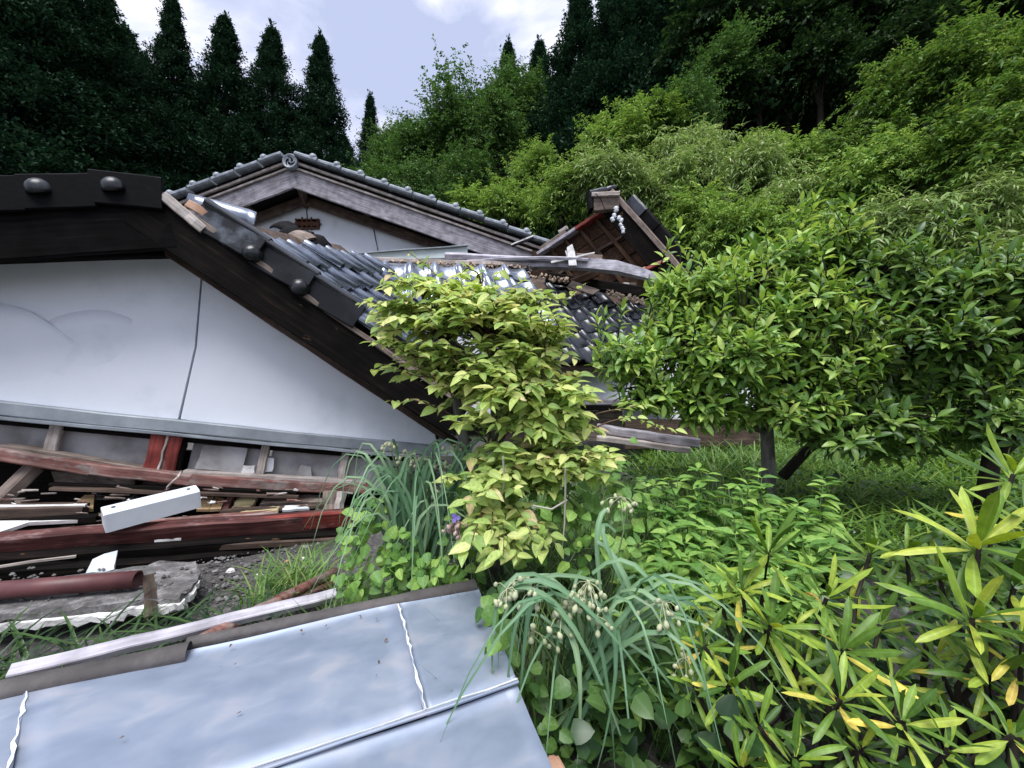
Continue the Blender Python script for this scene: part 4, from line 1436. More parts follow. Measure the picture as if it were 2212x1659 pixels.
def build_tin():
    z0 = .30
    def T(u, v, dz=0.0): return V(u, v, z0 + dz)
    BL, BR = T(-60, 1504), T(1032, 1266)
    x = (BR - BL).normalized()
    y = Vector((x.y, -x.x, 0))          # towards the camera
    FR = T(1200, 1672)
    # panel boundaries (along x from BL) taken from the seams
    def loc(u, v):
        p = T(u, v) - BL
        return p.dot(x), p.dot(y)
    s1, s2 = loc(60, 1480)[0], loc(862, 1312)[0]
    xe_b, xe_f = loc(1032, 1266)[0], loc(1200, 1672)[0]
    ys = loc(905, 1548)[1]
    yE = .95
    def patch(x0, x1, y0, y1, skew0=0, skew1=0, dz=0.0):
        nx, ny = 14, 10
        vs_, fs = [], []
        for s in (0, 1):
            for j in range(ny + 1):
                for i in range(nx + 1):
                    ty = j / ny
                    yy = y0 + (y1 - y0) * ty
                    xa, xb = x0 + skew0 * yy, x1 + skew1 * yy
                    xx = xa + (xb - xa) * i / nx
                    wob = .0035 * math.sin(xx * 9 + yy * 5) + .003 * math.sin(yy * 17 - xx * 4) + dz
                    vs_.append(BL + x * xx + y * yy + Vector((0, 0, wob - s * .004)))
        o = (nx + 1) * (ny + 1)
        for j in range(ny):
            for i in range(nx):
                a = j * (nx + 1) + i
                fs.append((a, a + 1, a + nx + 2, a + nx + 1))
                fs.append((o + a, o + a + nx + 1, o + a + nx + 2, o + a + 1))
        for i in range(nx):
            for j in (0, ny):
                a = j * (nx + 1) + i
                fs.append((a, a + 1, o + a + 1, o + a))
        for j in range(ny):
            for i in (0, nx):
                a = j * (nx + 1) + i
                fs.append((a, a + nx + 1, o + a + nx + 1, o + a))
        m = Matrix.Identity(4)
        c = BL + x * (x0 + x1) / 2 + y * (y0 + y1) / 2
        fr_ = frame(x, (0, 0, 1)).to_4x4()
        fr_.translation = c
        inv = fr_.inverted()
        link('tin_panel', mesh('tin_panel', [inv @ p for p in vs_], fs, M['tin'], True), tin, fr_)
    sk = (xe_f - xe_b) / max(.01, loc(1200, 1672)[1])
    k1 = (loc(20, 1659)[0] - s1) / max(.01, loc(20, 1659)[1])
    patch(-.9, s1 - .004, 0, ys - .004, 0, k1)
    patch(s1 + .004, s2 - .004, 0, ys - .004, k1, -.02, .002)
    patch(s2 + .004, xe_b, 0, ys - .004, -.02, sk, .001)
    s3 = loc(560, 1700)[0]
    patch(-.9, s3 - .004, ys - .006, yE, 0, 0, -.008)
    patch(s3 + .004, xe_b, ys - .006, yE, 0, sk, -.007)
    # folded seams with lime streaks
    def seam(xa, ya, xb, yb, w=.009, h_=.007):
        p0, p1 = BL + x * xa + y * ya + Vector((0, 0, .004)), BL + x * xb + y * yb + Vector((0, 0, .004))
        s_ = beam('seam', p0, p1, w, h_, M['tin'], tin, nseg=12, cham=.3, rough=.0012)
        d = (p1 - p0)
        n = 26
        vs_, fs = [], []
        for i in range(n + 1):
            t = i / n
            c = p0 + d * t + Vector((0, 0, h_ / 2 + .0025))
            side = d.cross(Vector((0, 0, 1))).normalized()
            ww = w * (.12 + .75 * rng.random() ** 2)
            of = w * rng.uniform(-.3, .3)
            vs_ += [c + side * (of - ww / 2), c + side * (of + ww / 2)]
        for i in range(n):
            a = i * 2
            fs.append((a, a + 1, a + 3, a + 2))
        o = len(vs_)
        vs_ += [p - Vector((0, 0, .002)) for p in vs_]
        fs += [tuple(o + k for k in reversed(f)) for f in fs]
        link('lime_streak', mesh('lime_streak', vs_, fs, M['lime_streak']), s_)
    seam(s1, .0, s1 + k1 * ys, ys)
    seam(s2, .02, s2 - .02 * ys, ys)
    seam(-.9, ys, xe_b + sk * ys, ys, .011, .007)
    # rolled felt edge along the back
    pa, pb = T(-60, 1496, .02), T(408, 1396, .02)
    def roll(a, b, r0, r1, nm):
        n, m_ = 12, 9
        d = b - a
        vs_, fs = [], []
        for i in range(n + 1):
            t = i / n
            r = r0 + (r1 - r0) * t + rng.uniform(-.0015, .0015)
            for k in range(m_):
                an = math.pi * (-.15 + 1.25 * k / (m_ - 1))
                vs_.append(a + d * t + y * (r * math.cos(an)) + Vector((0, 0, r * math.sin(an) * .8)))
        for i in range(n):
            for k in range(m_ - 1):
                q = i * m_ + k
                fs.append((q, q + 1, q + m_ + 1, q + m_))
        o = len(vs_)
        c = (a + b) / 2
        vs2 = [p * 1.0 - Vector((0, 0, .004)) for p in vs_]
        fs += [tuple(o + k for k in reversed(f)) for f in fs]
        link(nm, mesh(nm, [p - c for p in vs_ + vs2], fs, M['edge_felt'], True), tin, Matrix.Translation(c))
    roll(BL - x * .85 + Vector((0, 0, .004)), pb - Vector((0, 0, .016)), .034, .030, 'felt_edge_roll')
    roll(T(404, 1390, .0), T(1026, 1266, .0), .018, .028, 'felt_edge_roll')
    # board under the sheet and the timbers it lies on
    q = [BL - x * .8 + y * .01, BR + y * .01, BR + x * (sk * yE) + y * yE, BL - x * .8 + y * yE]
    slab('roof_board', [p - Vector((0, 0, .034)) - x * .015 for p in q], .02, M['mid_wood'], tin, (0, 0, 1))
    for t_ in (.15, .55, .85):
        p = BL.lerp(BR, t_)
        beam('support_timber', p + y * .05 - Vector((0, 0, .19)), p + y * .9 - Vector((0, 0, .19)), .08, .26, M['dark_wood'], tin)
    return BL, BR, x, y, sk


TBL, TBR, TX, TY, TSK = build_tin()
tag(slab('clay_tile_shard', ragged([V(1162, 1680, .24), V(1230, 1680, .24), V(1206, 1632, .24), V(1186, 1632, .25)], 3, .004), .02, M['clay'], None, (0, 0, 1)), 'reddish clay tile shard under the near corner of the tin', 'tile shard')


# ------------------------------------------------------------------ trees: shared meshes, one object per tree
def cedar_meshes(seed, H=18.0, Rm=2.1, nb=1500):
    g = np.random.default_rng(seed)
    pos, D, N, S = [], [], [], []
    for _ in range(nb):
        t = g.random() ** .95
        z = 1.2 + (H - 1.4) * t
        rm = (Rm * max(0.0, 1 - z / H) ** .90 + .03) * (1 + .3 * math.sin(z * 2.1 + seed) * g.random()) * (1.3 if g.random() < .16 else 1)
        an = g.random() * 6.283
        rr = rm * g.uniform(.55, 1.12)
        ca, sa = math.cos(an), math.sin(an)
        cs = .13 + .28 * min(1, rm / Rm) 
        for s in (.45, .7, .9, 1.0):
            c = np.array([ca * rr * s, sa * rr * s, z - .25 * rr * s + .3 * rr * s * s])
            for k in range(18):
                off = g.normal(0, 1, 3) * cs * .42
                d = np.array([ca, sa, .35]) * .6 + g.normal(0, .55, 3)
                pos.append(c + off); D.append(d); N.append(g.normal(0, .5, 3) + [0, 0, 1]); S.append(g.uniform(.7, 1.25) * (.085 + .10 * min(1, rm / Rm)))
    for z in np.linspace(H - 1.6, H + .2, 60):
        pos.append([g.normal(0, .05), g.normal(0, .05), z]); D.append([g.normal(0, .5), g.normal(0, .5), .7]); N.append(g.normal(0, 1, 3)); S.append(.22)
    pos, D, N, S = map(np.array, (pos, D, N, S))
    tn = (tuple(NEEDLE)[0] * np.array([1, 1.5, 1]), NEEDLE[1])
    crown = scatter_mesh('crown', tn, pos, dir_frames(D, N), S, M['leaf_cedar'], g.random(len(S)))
    v, f = tube_arrays([(0, 0, -1.5), (0, 0, 1), (.04, 0, 6), (0, .03, 12), (0, 0, H)], [.34, .27, .2, .12, .02], 8)
    return crown, mesh('trunk', v, f, M['bark_dark'], True)


def crown_meshes(seed, mat, nblob=24, per=300, leaf=.055, flat=.6, tmpl=QUADLEAF, rblob=.42, up=.7, bark='bark_dark', shell=.55, squash=.85):
    """crown of unit radius centred on the origin, with limbs and a stem down to z = -2.2"""
    g = np.random.default_rng(seed)
    pos, D, N, S = [], [], [], []
    limbs = Bundle()
    limbs.tube([(0, 0, -2.6), (.03, 0, -1.4), (0, .02, -.6), (0, 0, .4)], [.10, .08, .065, .02], 7)
    for b in range(nblob):
        d = g.normal(0, 1, 3)
        d[2] = d[2] * .8 + .15
        d /= np.linalg.norm(d)
        r = g.uniform(.35, 1.0) ** .6 * .78
        c = d * r * np.array([1, 1, squash])
        rb = rblob * g.uniform(.6, 1.15)
        limbs.tube([(0, 0, -.7 + .3 * g.random()), tuple(c * .5 + np.array([0, 0, -.12])), tuple(c)], [.03, .018, .006], 4)
        for k in range(per):
            q = g.normal(0, 1, 3)
            q /= np.linalg.norm(q)
            if q[2] < -.35 and g.random() < .6: q[2] = -q[2]
            p = c + q * rb * g.uniform(shell, 1.06) * np.array([1, 1, flat])
            pos.append(p)
            dd = q * .9 + g.normal(0, .5, 3)
            dd[2] = dd[2] * .5 - .12
            D.append(dd); N.append(np.array([0, 0, up]) + q * .5 + g.normal(0, .35, 3)); S.append(leaf * g.uniform(.65, 1.35))
    pos, D, N, S = map(np.array, (pos, D, N, S))
    crown = scatter_mesh('crown', tmpl, pos, dir_frames(D, N), S, mat, g.random(len(S)))
    return crown, mesh('trunk', limbs.v, limbs.f, M[bark], True)


def spray_crown(seed, mat, nspray=520, per=15, leaf=.06, tmpl=QUADLEAF, droop=.5, bark='bark_dark', squash=.85, lobes=9):
    """crown of unit radius made of leafy sprays that reach out from a few lobes"""
    g = np.random.default_rng(seed)
    pos, D, N, S = [], [], [], []
    limbs = Bundle()
    limbs.tube([(0, 0, -2.6), (.03, 0, -1.4), (0, .02, -.6), (0, 0, .4)], [.10, .08, .065, .02], 7)
    lob = []
    for b in range(lobes):
        d = g.normal(0, 1, 3); d[2] = d[2] * .7 + .1; d /= np.linalg.norm(d)
        c = d * g.uniform(.2, .62) * np.array([1, 1, squash])
        lob.append(c)
        limbs.tube([(0, 0, -.9 + .4 * g.random()), tuple(c * .5 + np.array([0, 0, -.15])), tuple(c)], [.035, .02, .008], 4)
    for k in range(nspray):
        c = lob[g.integers(lobes)] + g.normal(0, .13, 3)
        d = g.normal(0, 1, 3); d[2] = d[2] * .75 + .35; d /= np.linalg.norm(d)
        L_ = g.uniform(.2, .5) * (2.0 if g.random() < .14 else 1)
        side = np.cross(d, [0, 0, 1.0]); side /= max(1e-3, np.linalg.norm(side))
        end = c + d * L_ + np.array([0, 0, -droop * L_ * L_])
        if k % 3 == 0: limbs.tube([tuple(c), tuple(c + d * L_ * .5 + np.array([0, 0, -droop * L_ * L_ * .25])), tuple(end)], [.006, .004, .002], 3)
        for i in range(per):
            t = .15 + .85 * (i + g.random() * .6) / per
            p = c + d * L_ * t + np.array([0, 0, -droop * L_ * L_ * t * t])
            sg = 1 if i % 2 else -1
            pos.append(p + g.normal(0, .012, 3))
            dd = d * .55 + side * sg * g.uniform(.4, 1.0) + g.normal(0, .2, 3); dd[2] -= .25 + droop * .3 * t
            D.append(dd); N.append(np.array([0, -.15, 1.0]) + g.normal(0, .35, 3)); S.append(leaf * g.uniform(.6, 1.35))
    pos, D, N, S = map(np.array, (pos, D, N, S))
    crown = scatter_mesh('crown', tmpl, pos, dir_frames(D, N), S, mat, g.random(len(S)))
    return crown, mesh('trunk', limbs.v, limbs.f, M[bark], True)


def plant_tree(name, meshes, loc, scale, rz, label, cat, group=None):
    o = thing(name, label, cat, loc, group)
    o.scale = scale
    o.rotation_euler = (0, 0, rz)
    for nm, me in (('crown', meshes[0]), ('trunk', meshes[1])):
        c = bpy.data.objects.new(nm, me)
        C.objects.link(c)
        c.parent = o
    return o


CED = [cedar_meshes(3, Rm=3.6), cedar_meshes(8, Rm=3.9), cedar_meshes(21, Rm=3.3)]


def cedar(u, v, Y, label, wx=1.0, group='cedars behind the house', k=None):
    p = P(u, v, Y)
    g0 = ground_h(p.x, p.y)
    s = (p.z - g0) / 18.0
    k = rng.randrange(3) if k is None else k
    plant_tree('cedar_tree', CED[k], (p.x, p.y, g0), (s * wx * 1.08, s * wx * 1.08, s), rng.uniform(0, 6.28), label, 'tree', group)


cedar(800, 205, 27, 'small distant cedar spire standing alone in the sky gap', .8, k=2)
cedar(692, 76, 20, 'slim pointed cedar nearest the open sky above the ridge-end tile', .98, k=0)
cedar(588, 56, 19, 'slim cedar directly above the round ridge-end tile', 1.0, k=1)
cedar(487, 36, 18, 'broad pointed cedar, third from the open sky', 1.1, k=0)
cedar(372, -8, 17, 'thin see-through cedar with sky showing in its crown', .92, k=2)
cedar(318, 120, 21, 'lower cedar peeking behind the see-through cedar', .9, k=1)
for u, v, Y, w, lb in ((222, -30, 15, 1.15, 'near black cedar next to the see-through cedar, tip just cut off'), (150, -60, 14, 1.1, 'near black cedar, second in the dark stand from the see-through cedar'), (70, -160, 13, 1.2, 'near black cedar over the middle knob of the porch roof'),
                  (-20, -150, 12.5, 1.2, 'near black cedar at the very edge of the picture'), (-130, -200, 12, 1.2, 'near black cedar mostly cut off by the picture edge')):
    cedar(u, v, Y, lb, w, 'dark cedars over the porch roof')
for u, v, Y in ((440, 180, 26), (540, 230, 27), (640, 240, 27), (740, 290, 28), (270, 60, 23), (180, 40, 20), (60, 20, 18), (-60, 0, 17)):
    cedar(u, v, Y, 'dark cedar filling the gaps of the row behind', 1.5, 'second row of cedars')

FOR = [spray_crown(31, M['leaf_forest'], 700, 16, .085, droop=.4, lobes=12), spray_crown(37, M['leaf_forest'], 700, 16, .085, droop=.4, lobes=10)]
BRO = [spray_crown(41, M['leaf_broad'], 1000, 18, .060, droop=.3, lobes=14, squash=1.0), spray_crown(47, M['leaf_broad'], 1000, 18, .060, droop=.3, lobes=11, squash=1.0)]
SLIM = (QUADLEAF[0] * np.array([1.15, .72, 1.2]), QUADLEAF[1])
BNK = [spray_crown(51, M['leaf_bank'], 700, 20, .070, tmpl=SLIM), spray_crown(57, M['leaf_bank'], 740, 19, .066, tmpl=SLIM, lobes=12), spray_crown(58, M['leaf_bank'], 640, 20, .078, tmpl=SLIM, lobes=7)]
LONG = (QUADLEAF[0] * np.array([1.5, .55, 1.6]), QUADLEAF[1])
BAM = [spray_crown(61, M['leaf_bamboo'], 640, 14, .085, tmpl=LONG, droop=.9), spray_crown(66, M['leaf_bamboo'], 600, 14, .095, tmpl=LONG, droop=1.1, lobes=7)]


def tree(kind, name, u, v, Y, rad, label, cat='tree', group=None, sq=1.0):
    """crown centred on bearing (u, v) at distance Y with apparent radius rad"""
    p = P(u, v, Y)
    r = rad / F * Y
    ms = kind[rng.randrange(len(kind))]
    plant_tree(name, ms, tuple(p), (r * rng.uniform(.85, 1.1), r * rng.uniform(.85, 1.1), r * sq * rng.uniform(.85, 1.25)), rng.uniform(0, 6.28), label, cat, group)


M['leaf_bank_dimmed'] = leaf_mat('leaf_bank_dimmed', [(0, (.05, .12, .028)), (.5, (.11, .215, .045)), (.9, (.19, .31, .065)), (1, (.30, .40, .11))], .32, .5, .25)  # bank leaf colour darkened to stand in for lens falloff towards the corner
DEEP = [spray_crown(71, M['leaf_bank_dimmed'], 700, 20, .072, tmpl=SLIM), spray_crown(77, M['leaf_bank_dimmed'], 640, 20, .078, tmpl=SLIM, lobes=7)]

# cedars and dark broadleaved trees on the slope
for u, v, Y, w, lb in ((1098, 88, 25, .9, 'small cedar spire left of the tall hillside cedars'), (1165, 85, 22, 1.0, 'short cedar just beside the tall hillside cedars'),
                       (1252, -40, 17, 1.15, 'tall dark hillside cedar at the edge of the open sky'), (1330, -90, 16, 1.2, 'tall dark hillside cedar, second from the open sky'),
                       (1425, -150, 15.5, 1.2, 'tall dark hillside cedar, third from the open sky'), (1200, 190, 19, 1.1, 'shorter dark cedar below the tall hillside cedars')):
    cedar(u, v, Y, lb, w, 'hillside cedars')
for u, v, Y in ((1500, -150, 19), (1600, -150, 20), (1720, -200, 20), (1850, -250, 19), (1980, -250, 18), (2120, -300, 18), (2260, -300, 18), (1400, -60, 21)):
    cedar(u, v, Y, 'black cedar deep in the hillside wood', 1.6, 'cedars deep in the hillside wood')
for u, v, Y, r, lb in ((1560, 70, 13, 130, 'dark broadleaf crown beside the hillside cedars'), (1560, 210, 12.5, 110, 'mid green broadleaf crown under the hillside cedars'),
                       (1700, 90, 13, 140, 'dark broadleaf crown above the black hollow'), (1690, 230, 14, 120, 'dim broadleaf crown in the black hollow'),
                       (1850, 60, 12, 150, 'dark broadleaf crown at the top of the wood'), (1830, 220, 15, 130, 'shadowed crown deep in the black hollow'),
                       (2000, 60, 11, 150, 'dark broadleaf crown overhanging the bright bank'), (2150, 20, 10, 160, 'dark broadleaf crown in the upper corner'), (1960, 190, 15, 130, 'shadowed crown behind the bright bank')):
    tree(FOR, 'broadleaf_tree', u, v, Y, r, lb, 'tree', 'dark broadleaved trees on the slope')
for u, v, Y, r, lb in ((985, 270, 17, 105, 'round green tree rising into the sky gap'), (1075, 290, 16, 95, 'green tree between the round tree and the cedars'), (905, 340, 18, 80, 'low green tree at the foot of the sky gap'),
                       (850, 330, 22, 70, 'pale green tree beside the distant spire'), (930, 420, 14, 85, 'green tree behind the main roof slope'), (1120, 220, 19, 90, 'tall green tree beside the hillside cedars'), (820, 420, 17, 80, 'dim green tree behind the knobbed roof edge'), (1010, 390, 15, 80, 'green tree under the round tree')):
    tree(BRO, 'broadleaf_tree', u, v, Y, r, lb, 'tree', 'green trees in the sky gap', 1.05)

for u, v, Y, r, lb in ((1545, 150, 12, 95, 'lit green tree standing before the dark broadleaf crowns'), (1490, 250, 11.5, 85, 'lit green tree between the cedars and the black hollow'), (1640, 190, 12.5, 80, 'half lit tree at the edge of the black hollow'), (1770, 130, 11.5, 90, 'half lit tree above the black hollow'), (1930, 110, 10, 95, 'half lit tree above the bright bank')):
    tree(BRO if u < 1550 else FOR, 'broadleaf_tree', u, v, Y, r, lb, 'tree', 'half lit trees at the wood edge', 1.1)

for u, v, Y, r, lb in ((900, 350, 24, 90, 'dim tree behind the low green tree in the sky gap'), (990, 330, 23, 100, 'dim tree behind the round green tree'), (1075, 260, 23, 100, 'dim tree behind the short cedar'), (1150, 300, 20, 100, 'dim tree below the short cedar'), (960, 450, 20, 90, 'dim tree low behind the main roof slope')):
    tree(FOR, 'broadleaf_tree', u, v, Y, r, lb, 'tree', 'dim trees behind the sky gap trees', 1.1)

# the bright bank
BK = 'leafy shrubs on the bank'
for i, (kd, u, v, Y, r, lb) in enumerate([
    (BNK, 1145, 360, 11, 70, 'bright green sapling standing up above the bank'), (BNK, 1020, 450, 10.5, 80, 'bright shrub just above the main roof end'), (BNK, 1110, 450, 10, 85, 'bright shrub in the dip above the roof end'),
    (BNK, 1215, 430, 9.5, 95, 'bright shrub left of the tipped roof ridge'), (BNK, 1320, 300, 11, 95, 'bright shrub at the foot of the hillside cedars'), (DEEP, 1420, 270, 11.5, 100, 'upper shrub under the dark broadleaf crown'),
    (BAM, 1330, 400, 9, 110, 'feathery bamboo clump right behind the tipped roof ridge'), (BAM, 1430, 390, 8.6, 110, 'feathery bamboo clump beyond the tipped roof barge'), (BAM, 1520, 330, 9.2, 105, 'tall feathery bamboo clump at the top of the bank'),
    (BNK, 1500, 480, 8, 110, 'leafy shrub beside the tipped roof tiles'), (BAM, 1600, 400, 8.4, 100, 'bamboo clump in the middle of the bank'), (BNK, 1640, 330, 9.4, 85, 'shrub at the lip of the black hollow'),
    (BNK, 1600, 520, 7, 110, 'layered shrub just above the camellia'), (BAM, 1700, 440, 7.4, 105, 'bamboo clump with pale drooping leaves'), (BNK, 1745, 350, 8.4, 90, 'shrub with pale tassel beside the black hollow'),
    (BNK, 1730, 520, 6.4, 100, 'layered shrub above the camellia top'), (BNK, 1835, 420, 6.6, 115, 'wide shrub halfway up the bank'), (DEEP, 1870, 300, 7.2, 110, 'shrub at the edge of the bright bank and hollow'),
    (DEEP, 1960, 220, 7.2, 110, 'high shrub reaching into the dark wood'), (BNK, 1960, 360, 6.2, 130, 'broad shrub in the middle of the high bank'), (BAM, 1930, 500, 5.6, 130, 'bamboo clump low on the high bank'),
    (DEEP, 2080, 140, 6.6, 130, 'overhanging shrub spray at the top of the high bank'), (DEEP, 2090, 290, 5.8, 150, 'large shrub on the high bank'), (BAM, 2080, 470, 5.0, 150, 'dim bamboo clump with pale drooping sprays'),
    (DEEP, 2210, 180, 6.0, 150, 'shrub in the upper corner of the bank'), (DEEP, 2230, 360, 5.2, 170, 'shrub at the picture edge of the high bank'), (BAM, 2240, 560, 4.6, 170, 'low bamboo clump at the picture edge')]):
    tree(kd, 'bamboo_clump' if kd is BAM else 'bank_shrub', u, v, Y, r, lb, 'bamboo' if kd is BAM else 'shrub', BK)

# low cover so that the bank and the yard behind have no bare soil
def cover(name, tmpl, mat, n, fn, size, label, cat, up=.6, lift=.0):
    g = nr
    pos, D, N, S = [], [], [], []
    while len(pos) < n:
        p = fn()
        if p is None: continue
        pos.append(p)
        D.append(np.array([g.normal(0, 1), g.normal(0, 1), g.uniform(-.2, .9)]))
        N.append(np.array([g.normal(0, .5), g.normal(0, .5), up]))
        S.append(size * g.uniform(.6, 1.4))
    pos, D, N, S = map(np.array, (pos, D, N, S))
    me = scatter_mesh(name, tmpl, pos, dir_frames(D, N), S, mat, g.random(n))
    return tag(link(name, me), label, cat, kind='stuff')


def bank_pt():
    y = nr.uniform(3.0, 26)
    x = nr.uniform(-.6, 1.5) * y
    if .55 * x + .5 * y < 4.4: return None
    u = UV((x, y, 1))[0]
    return (x, y, ground_h(x, y) + nr.random() ** 1.5 * (.5 + .05 * y))


cover('undergrowth', QUADLEAF, M['leaf_bank'], 26000, bank_pt, .17, 'dense low undergrowth covering the bank and the wood floor', 'undergrowth')


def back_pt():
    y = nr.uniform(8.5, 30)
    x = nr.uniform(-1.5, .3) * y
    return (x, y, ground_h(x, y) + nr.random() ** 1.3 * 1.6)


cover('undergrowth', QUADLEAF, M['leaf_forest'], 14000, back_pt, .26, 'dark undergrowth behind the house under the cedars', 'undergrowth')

# ------------------------------------------------------------------ the lime green shrub in the middle
LIME = [leaf_template(1, .50, 6, .16, .55, .38, .85), leaf_template(1, .56, 6, .22, .25, .40, .8), leaf_template(1, .46, 6, .12, .8, .36, .9)]


def spray(pts_fn, start, n_leaf, size, pos, D, N, S, bd, rad=.004, flat=.0, two=True, t0=.35):
    """one twig along a curve with leaves set alternately"""
    pts = pts_fn
    L_ = sum((pts[i + 1] - pts[i]).length for i in range(len(pts) - 1))
    bd.tube(pts, [rad * (1 - .75 * i / (len(pts) - 1)) for i in range(len(pts))], 4)
    m = len(pts) - 1
    for k in range(n_leaf):
        t = t0 + (1 - t0) * (k + rng.random() * .5) / n_leaf
        i = min(int(t * m), m - 1)
        p = pts[i].lerp(pts[i + 1], t * m - i)
        tg = (pts[i + 1] - pts[i]).normalized()
        side = tg.cross(Vector((0, 0, 1)))
        if side.length < .1: side = Vector((1, 0, 0))
        side.normalize()
        s = 1 if k % 2 else -1
        d = tg * rng.uniform(.3, .8) + side * s * rng.uniform(.5, 1.0) + Vector((rng.gauss(0, .2), rng.gauss(0, .2), rng.uniform(-.25, .28)))
        nn = Vector((rng.gauss(0, .35), rng.gauss(-.45, .35), 1))
        pos.append(tuple(p)); D.append(tuple(d)); N.append(tuple(nn)); S.append(size * rng.uniform(.42, 1.28))


def arc(a, b, sag=.0, n=5, wob=.02):
    a, b = Vector(a), Vector(b)
    out = []
    for i in range(n + 1):
        t = i / n
        p = a.lerp(b, t) + Vector((0, 0, sag * 4 * t * (1 - t)))
        if 0 < i < n: p += Vector((rng.gauss(0, wob), rng.gauss(0, wob), rng.gauss(0, wob)))
        out.append(p)
    return out


def in_blob(c, r):
    while True:
        q = Vector((rng.uniform(-1, 1), rng.uniform(-1, 1), rng.uniform(-1, 1)))
        if .25 < q.length < 1: break
    return Vector((c[0] + q.x * r[0], c[1] + q.y * r[1], c[2] + q.z * r[2]))


def build_lime_shrub():
    base = P(1010, 1323, 1.75)
    t = thing('lime_shrub', 'yellow green leafy shrub standing in front of the collapsed roof', 'shrub', tuple(base))
    stems = [[base, P(1000, 1120, 1.74), P(1003, 960, 1.72), P(985, 860, 1.7), P(960, 740, 1.7), P(930, 660, 1.68)],
             [base + Vector((.09, -.05, 0)), P(1080, 1100, 1.66), P(1074, 980, 1.65), P(1068, 880, 1.66), P(1060, 740, 1.68), P(1040, 620, 1.7)],
             [base + Vector((.1, .02, 0)), P(1110, 1080, 1.72), P(1150, 930, 1.7), P(1170, 800, 1.72), P(1160, 690, 1.74)]]
    rads = [[.034, .03, .026, .02, .012, .005], [.03, .026, .022, .018, .012, .005], [.022, .018, .014, .01, .005]]
    for s, r in zip(stems, rads):
        tube('stem', s, r, M['bark'], t, 9)
    # crown parts: bearing, distance, half sizes (m), number of twigs
    blobs = [((1000, 730, 1.62), (.40, .30, .24), 170, stems[1]), ((900, 700, 1.6), (.27, .24, .19), 95, stems[0]), ((1130, 740, 1.64), (.28, .26, .22), 86, stems[2]),
             ((1030, 660, 1.68), (.26, .25, .10), 50, stems[1]), ((1060, 850, 1.5), (.30, .22, .15), 76, stems[1]), ((1200, 880, 1.6), (.22, .2, .18), 84, stems[2]),
             ((1180, 970, 1.5), (.27, .2, .12), 84, stems[2]), ((1080, 1040, 1.45), (.25, .2, .09), 38, stems[1]), ((1240, 990, 1.55), (.22, .2, .12), 56, stems[2]), ((1090, 1180, 1.28), (.20, .14, .07), 24, stems[1])]
    pos, D, N, S = [], [], [], []
    bd = Bundle()
    for (u, v, Y), r, n, st in blobs:
        c = P(u, v, Y)
        for _ in range(n):
            e = in_blob(c, r)
            k = min(range(1, len(st)), key=lambda i: (Vector(st[i]) - e).length + (.25 if st[i].z > e.z else 0))
            a = Vector(st[k])
            nl = rng.randint(10, 15)
            spray(arc(a, e, .05, 5, .012), a, nl, .061, pos, D, N, S, bd, .0045)
    # long thin shoots above the crown
    for (u0, v0), (u1, v1) in (((985, 640), (905, 560)), ((1030, 640), (1000, 600)), ((1060, 650), (1080, 590)), ((960, 650), (880, 545)), ((1150, 700), (1225, 640)), ((1080, 660), (1140, 600)), ((900, 690), (840, 620)), ((1180, 690), (1270, 610))):
        pts = arc(P(u0, v0, 1.66), P(u1, v1, 1.62), .02, 6, .006)
        spray(pts, None, 6, .05, pos, D, N, S, bd, .003, t0=.4)
    # side twig with pinkish new leaves
    spray(arc(P(980, 900, 1.6), P(835, 865, 1.45), .03, 5, .01), None, 10, .06, pos, D, N, S, bd, .004)
    spray(arc(P(960, 840, 1.6), P(800, 800, 1.42), .03, 5, .01), None, 8, .065, pos, D, N, S, bd, .004)
    spray(arc(P(1250, 930, 1.6), P(1470, 930, 1.75), .04, 7, .01), None, 16, .05, pos, D, N, S, bd, .004)
    spray(arc(P(1260, 920, 1.6), P(1420, 880, 1.8), .04, 7, .01), None, 12, .05, pos, D, N, S, bd, .004)
    # pale bare trailing twigs
    bp = Bundle()
    for path in ([(1225, 1000), (1222, 1060), (1224, 1130), (1218, 1180)], [(1225, 1080), (1190, 1100), (1150, 1092)], [(1085, 985), (1090, 1040), (1080, 1080)]):
        bp.tube([P(u, v, 1.36) + Vector((rng.gauss(0, .004), 0, 0)) for u, v in path], [.004, .0035, .003, .002][:len(path)], 5)
    bp.done('trailing_twig', M['twig_pale'], t)
    bd.done('twigs', M['twig'], t, True, 'stuff')
    foliage(t, 'leaves', LIME[0], pos, D, N, S, M['leaf_lime'], 300, variants=LIME)


build_lime_shrub()

# ------------------------------------------------------------------ glossy evergreen shrubs
GLOSS = [leaf_template(1, .36, 6, .22, .5, .46, .85), leaf_template(1, .40, 6, .15, .85, .46, .8), leaf_template(1, .34, 6, .3, .25, .48, .85)]


def rosette(p, axis, n, size, pos, D, N, S, spread=(.35, 1.15), droop=0.0, run=.03):
    axis = Vector(axis).normalized()
    a = axis.cross(Vector((.3, .2, .9)))
    if a.length < .05: a = Vector((1, 0, 0))
    a.normalize()
    b = axis.cross(a)
    ph = rng.random() * 6.28
    for k in range(n):
        an = ph + k * 2.4
        el = spread[0] + (spread[1] - spread[0]) * (k / max(1, n - 1)) + rng.gauss(0, .1)
        rad = a * math.cos(an) + b * math.sin(an)
        d = axis * math.cos(el) + rad * math.sin(el)
        d.z -= droop * (k / n)
        pos.append(tuple(p + d * .008 - axis * (run * k / n))); D.append(tuple(d)); N.append(tuple(axis * .9 - rad * .35)); S.append(size * rng.uniform(.7, 1.15))


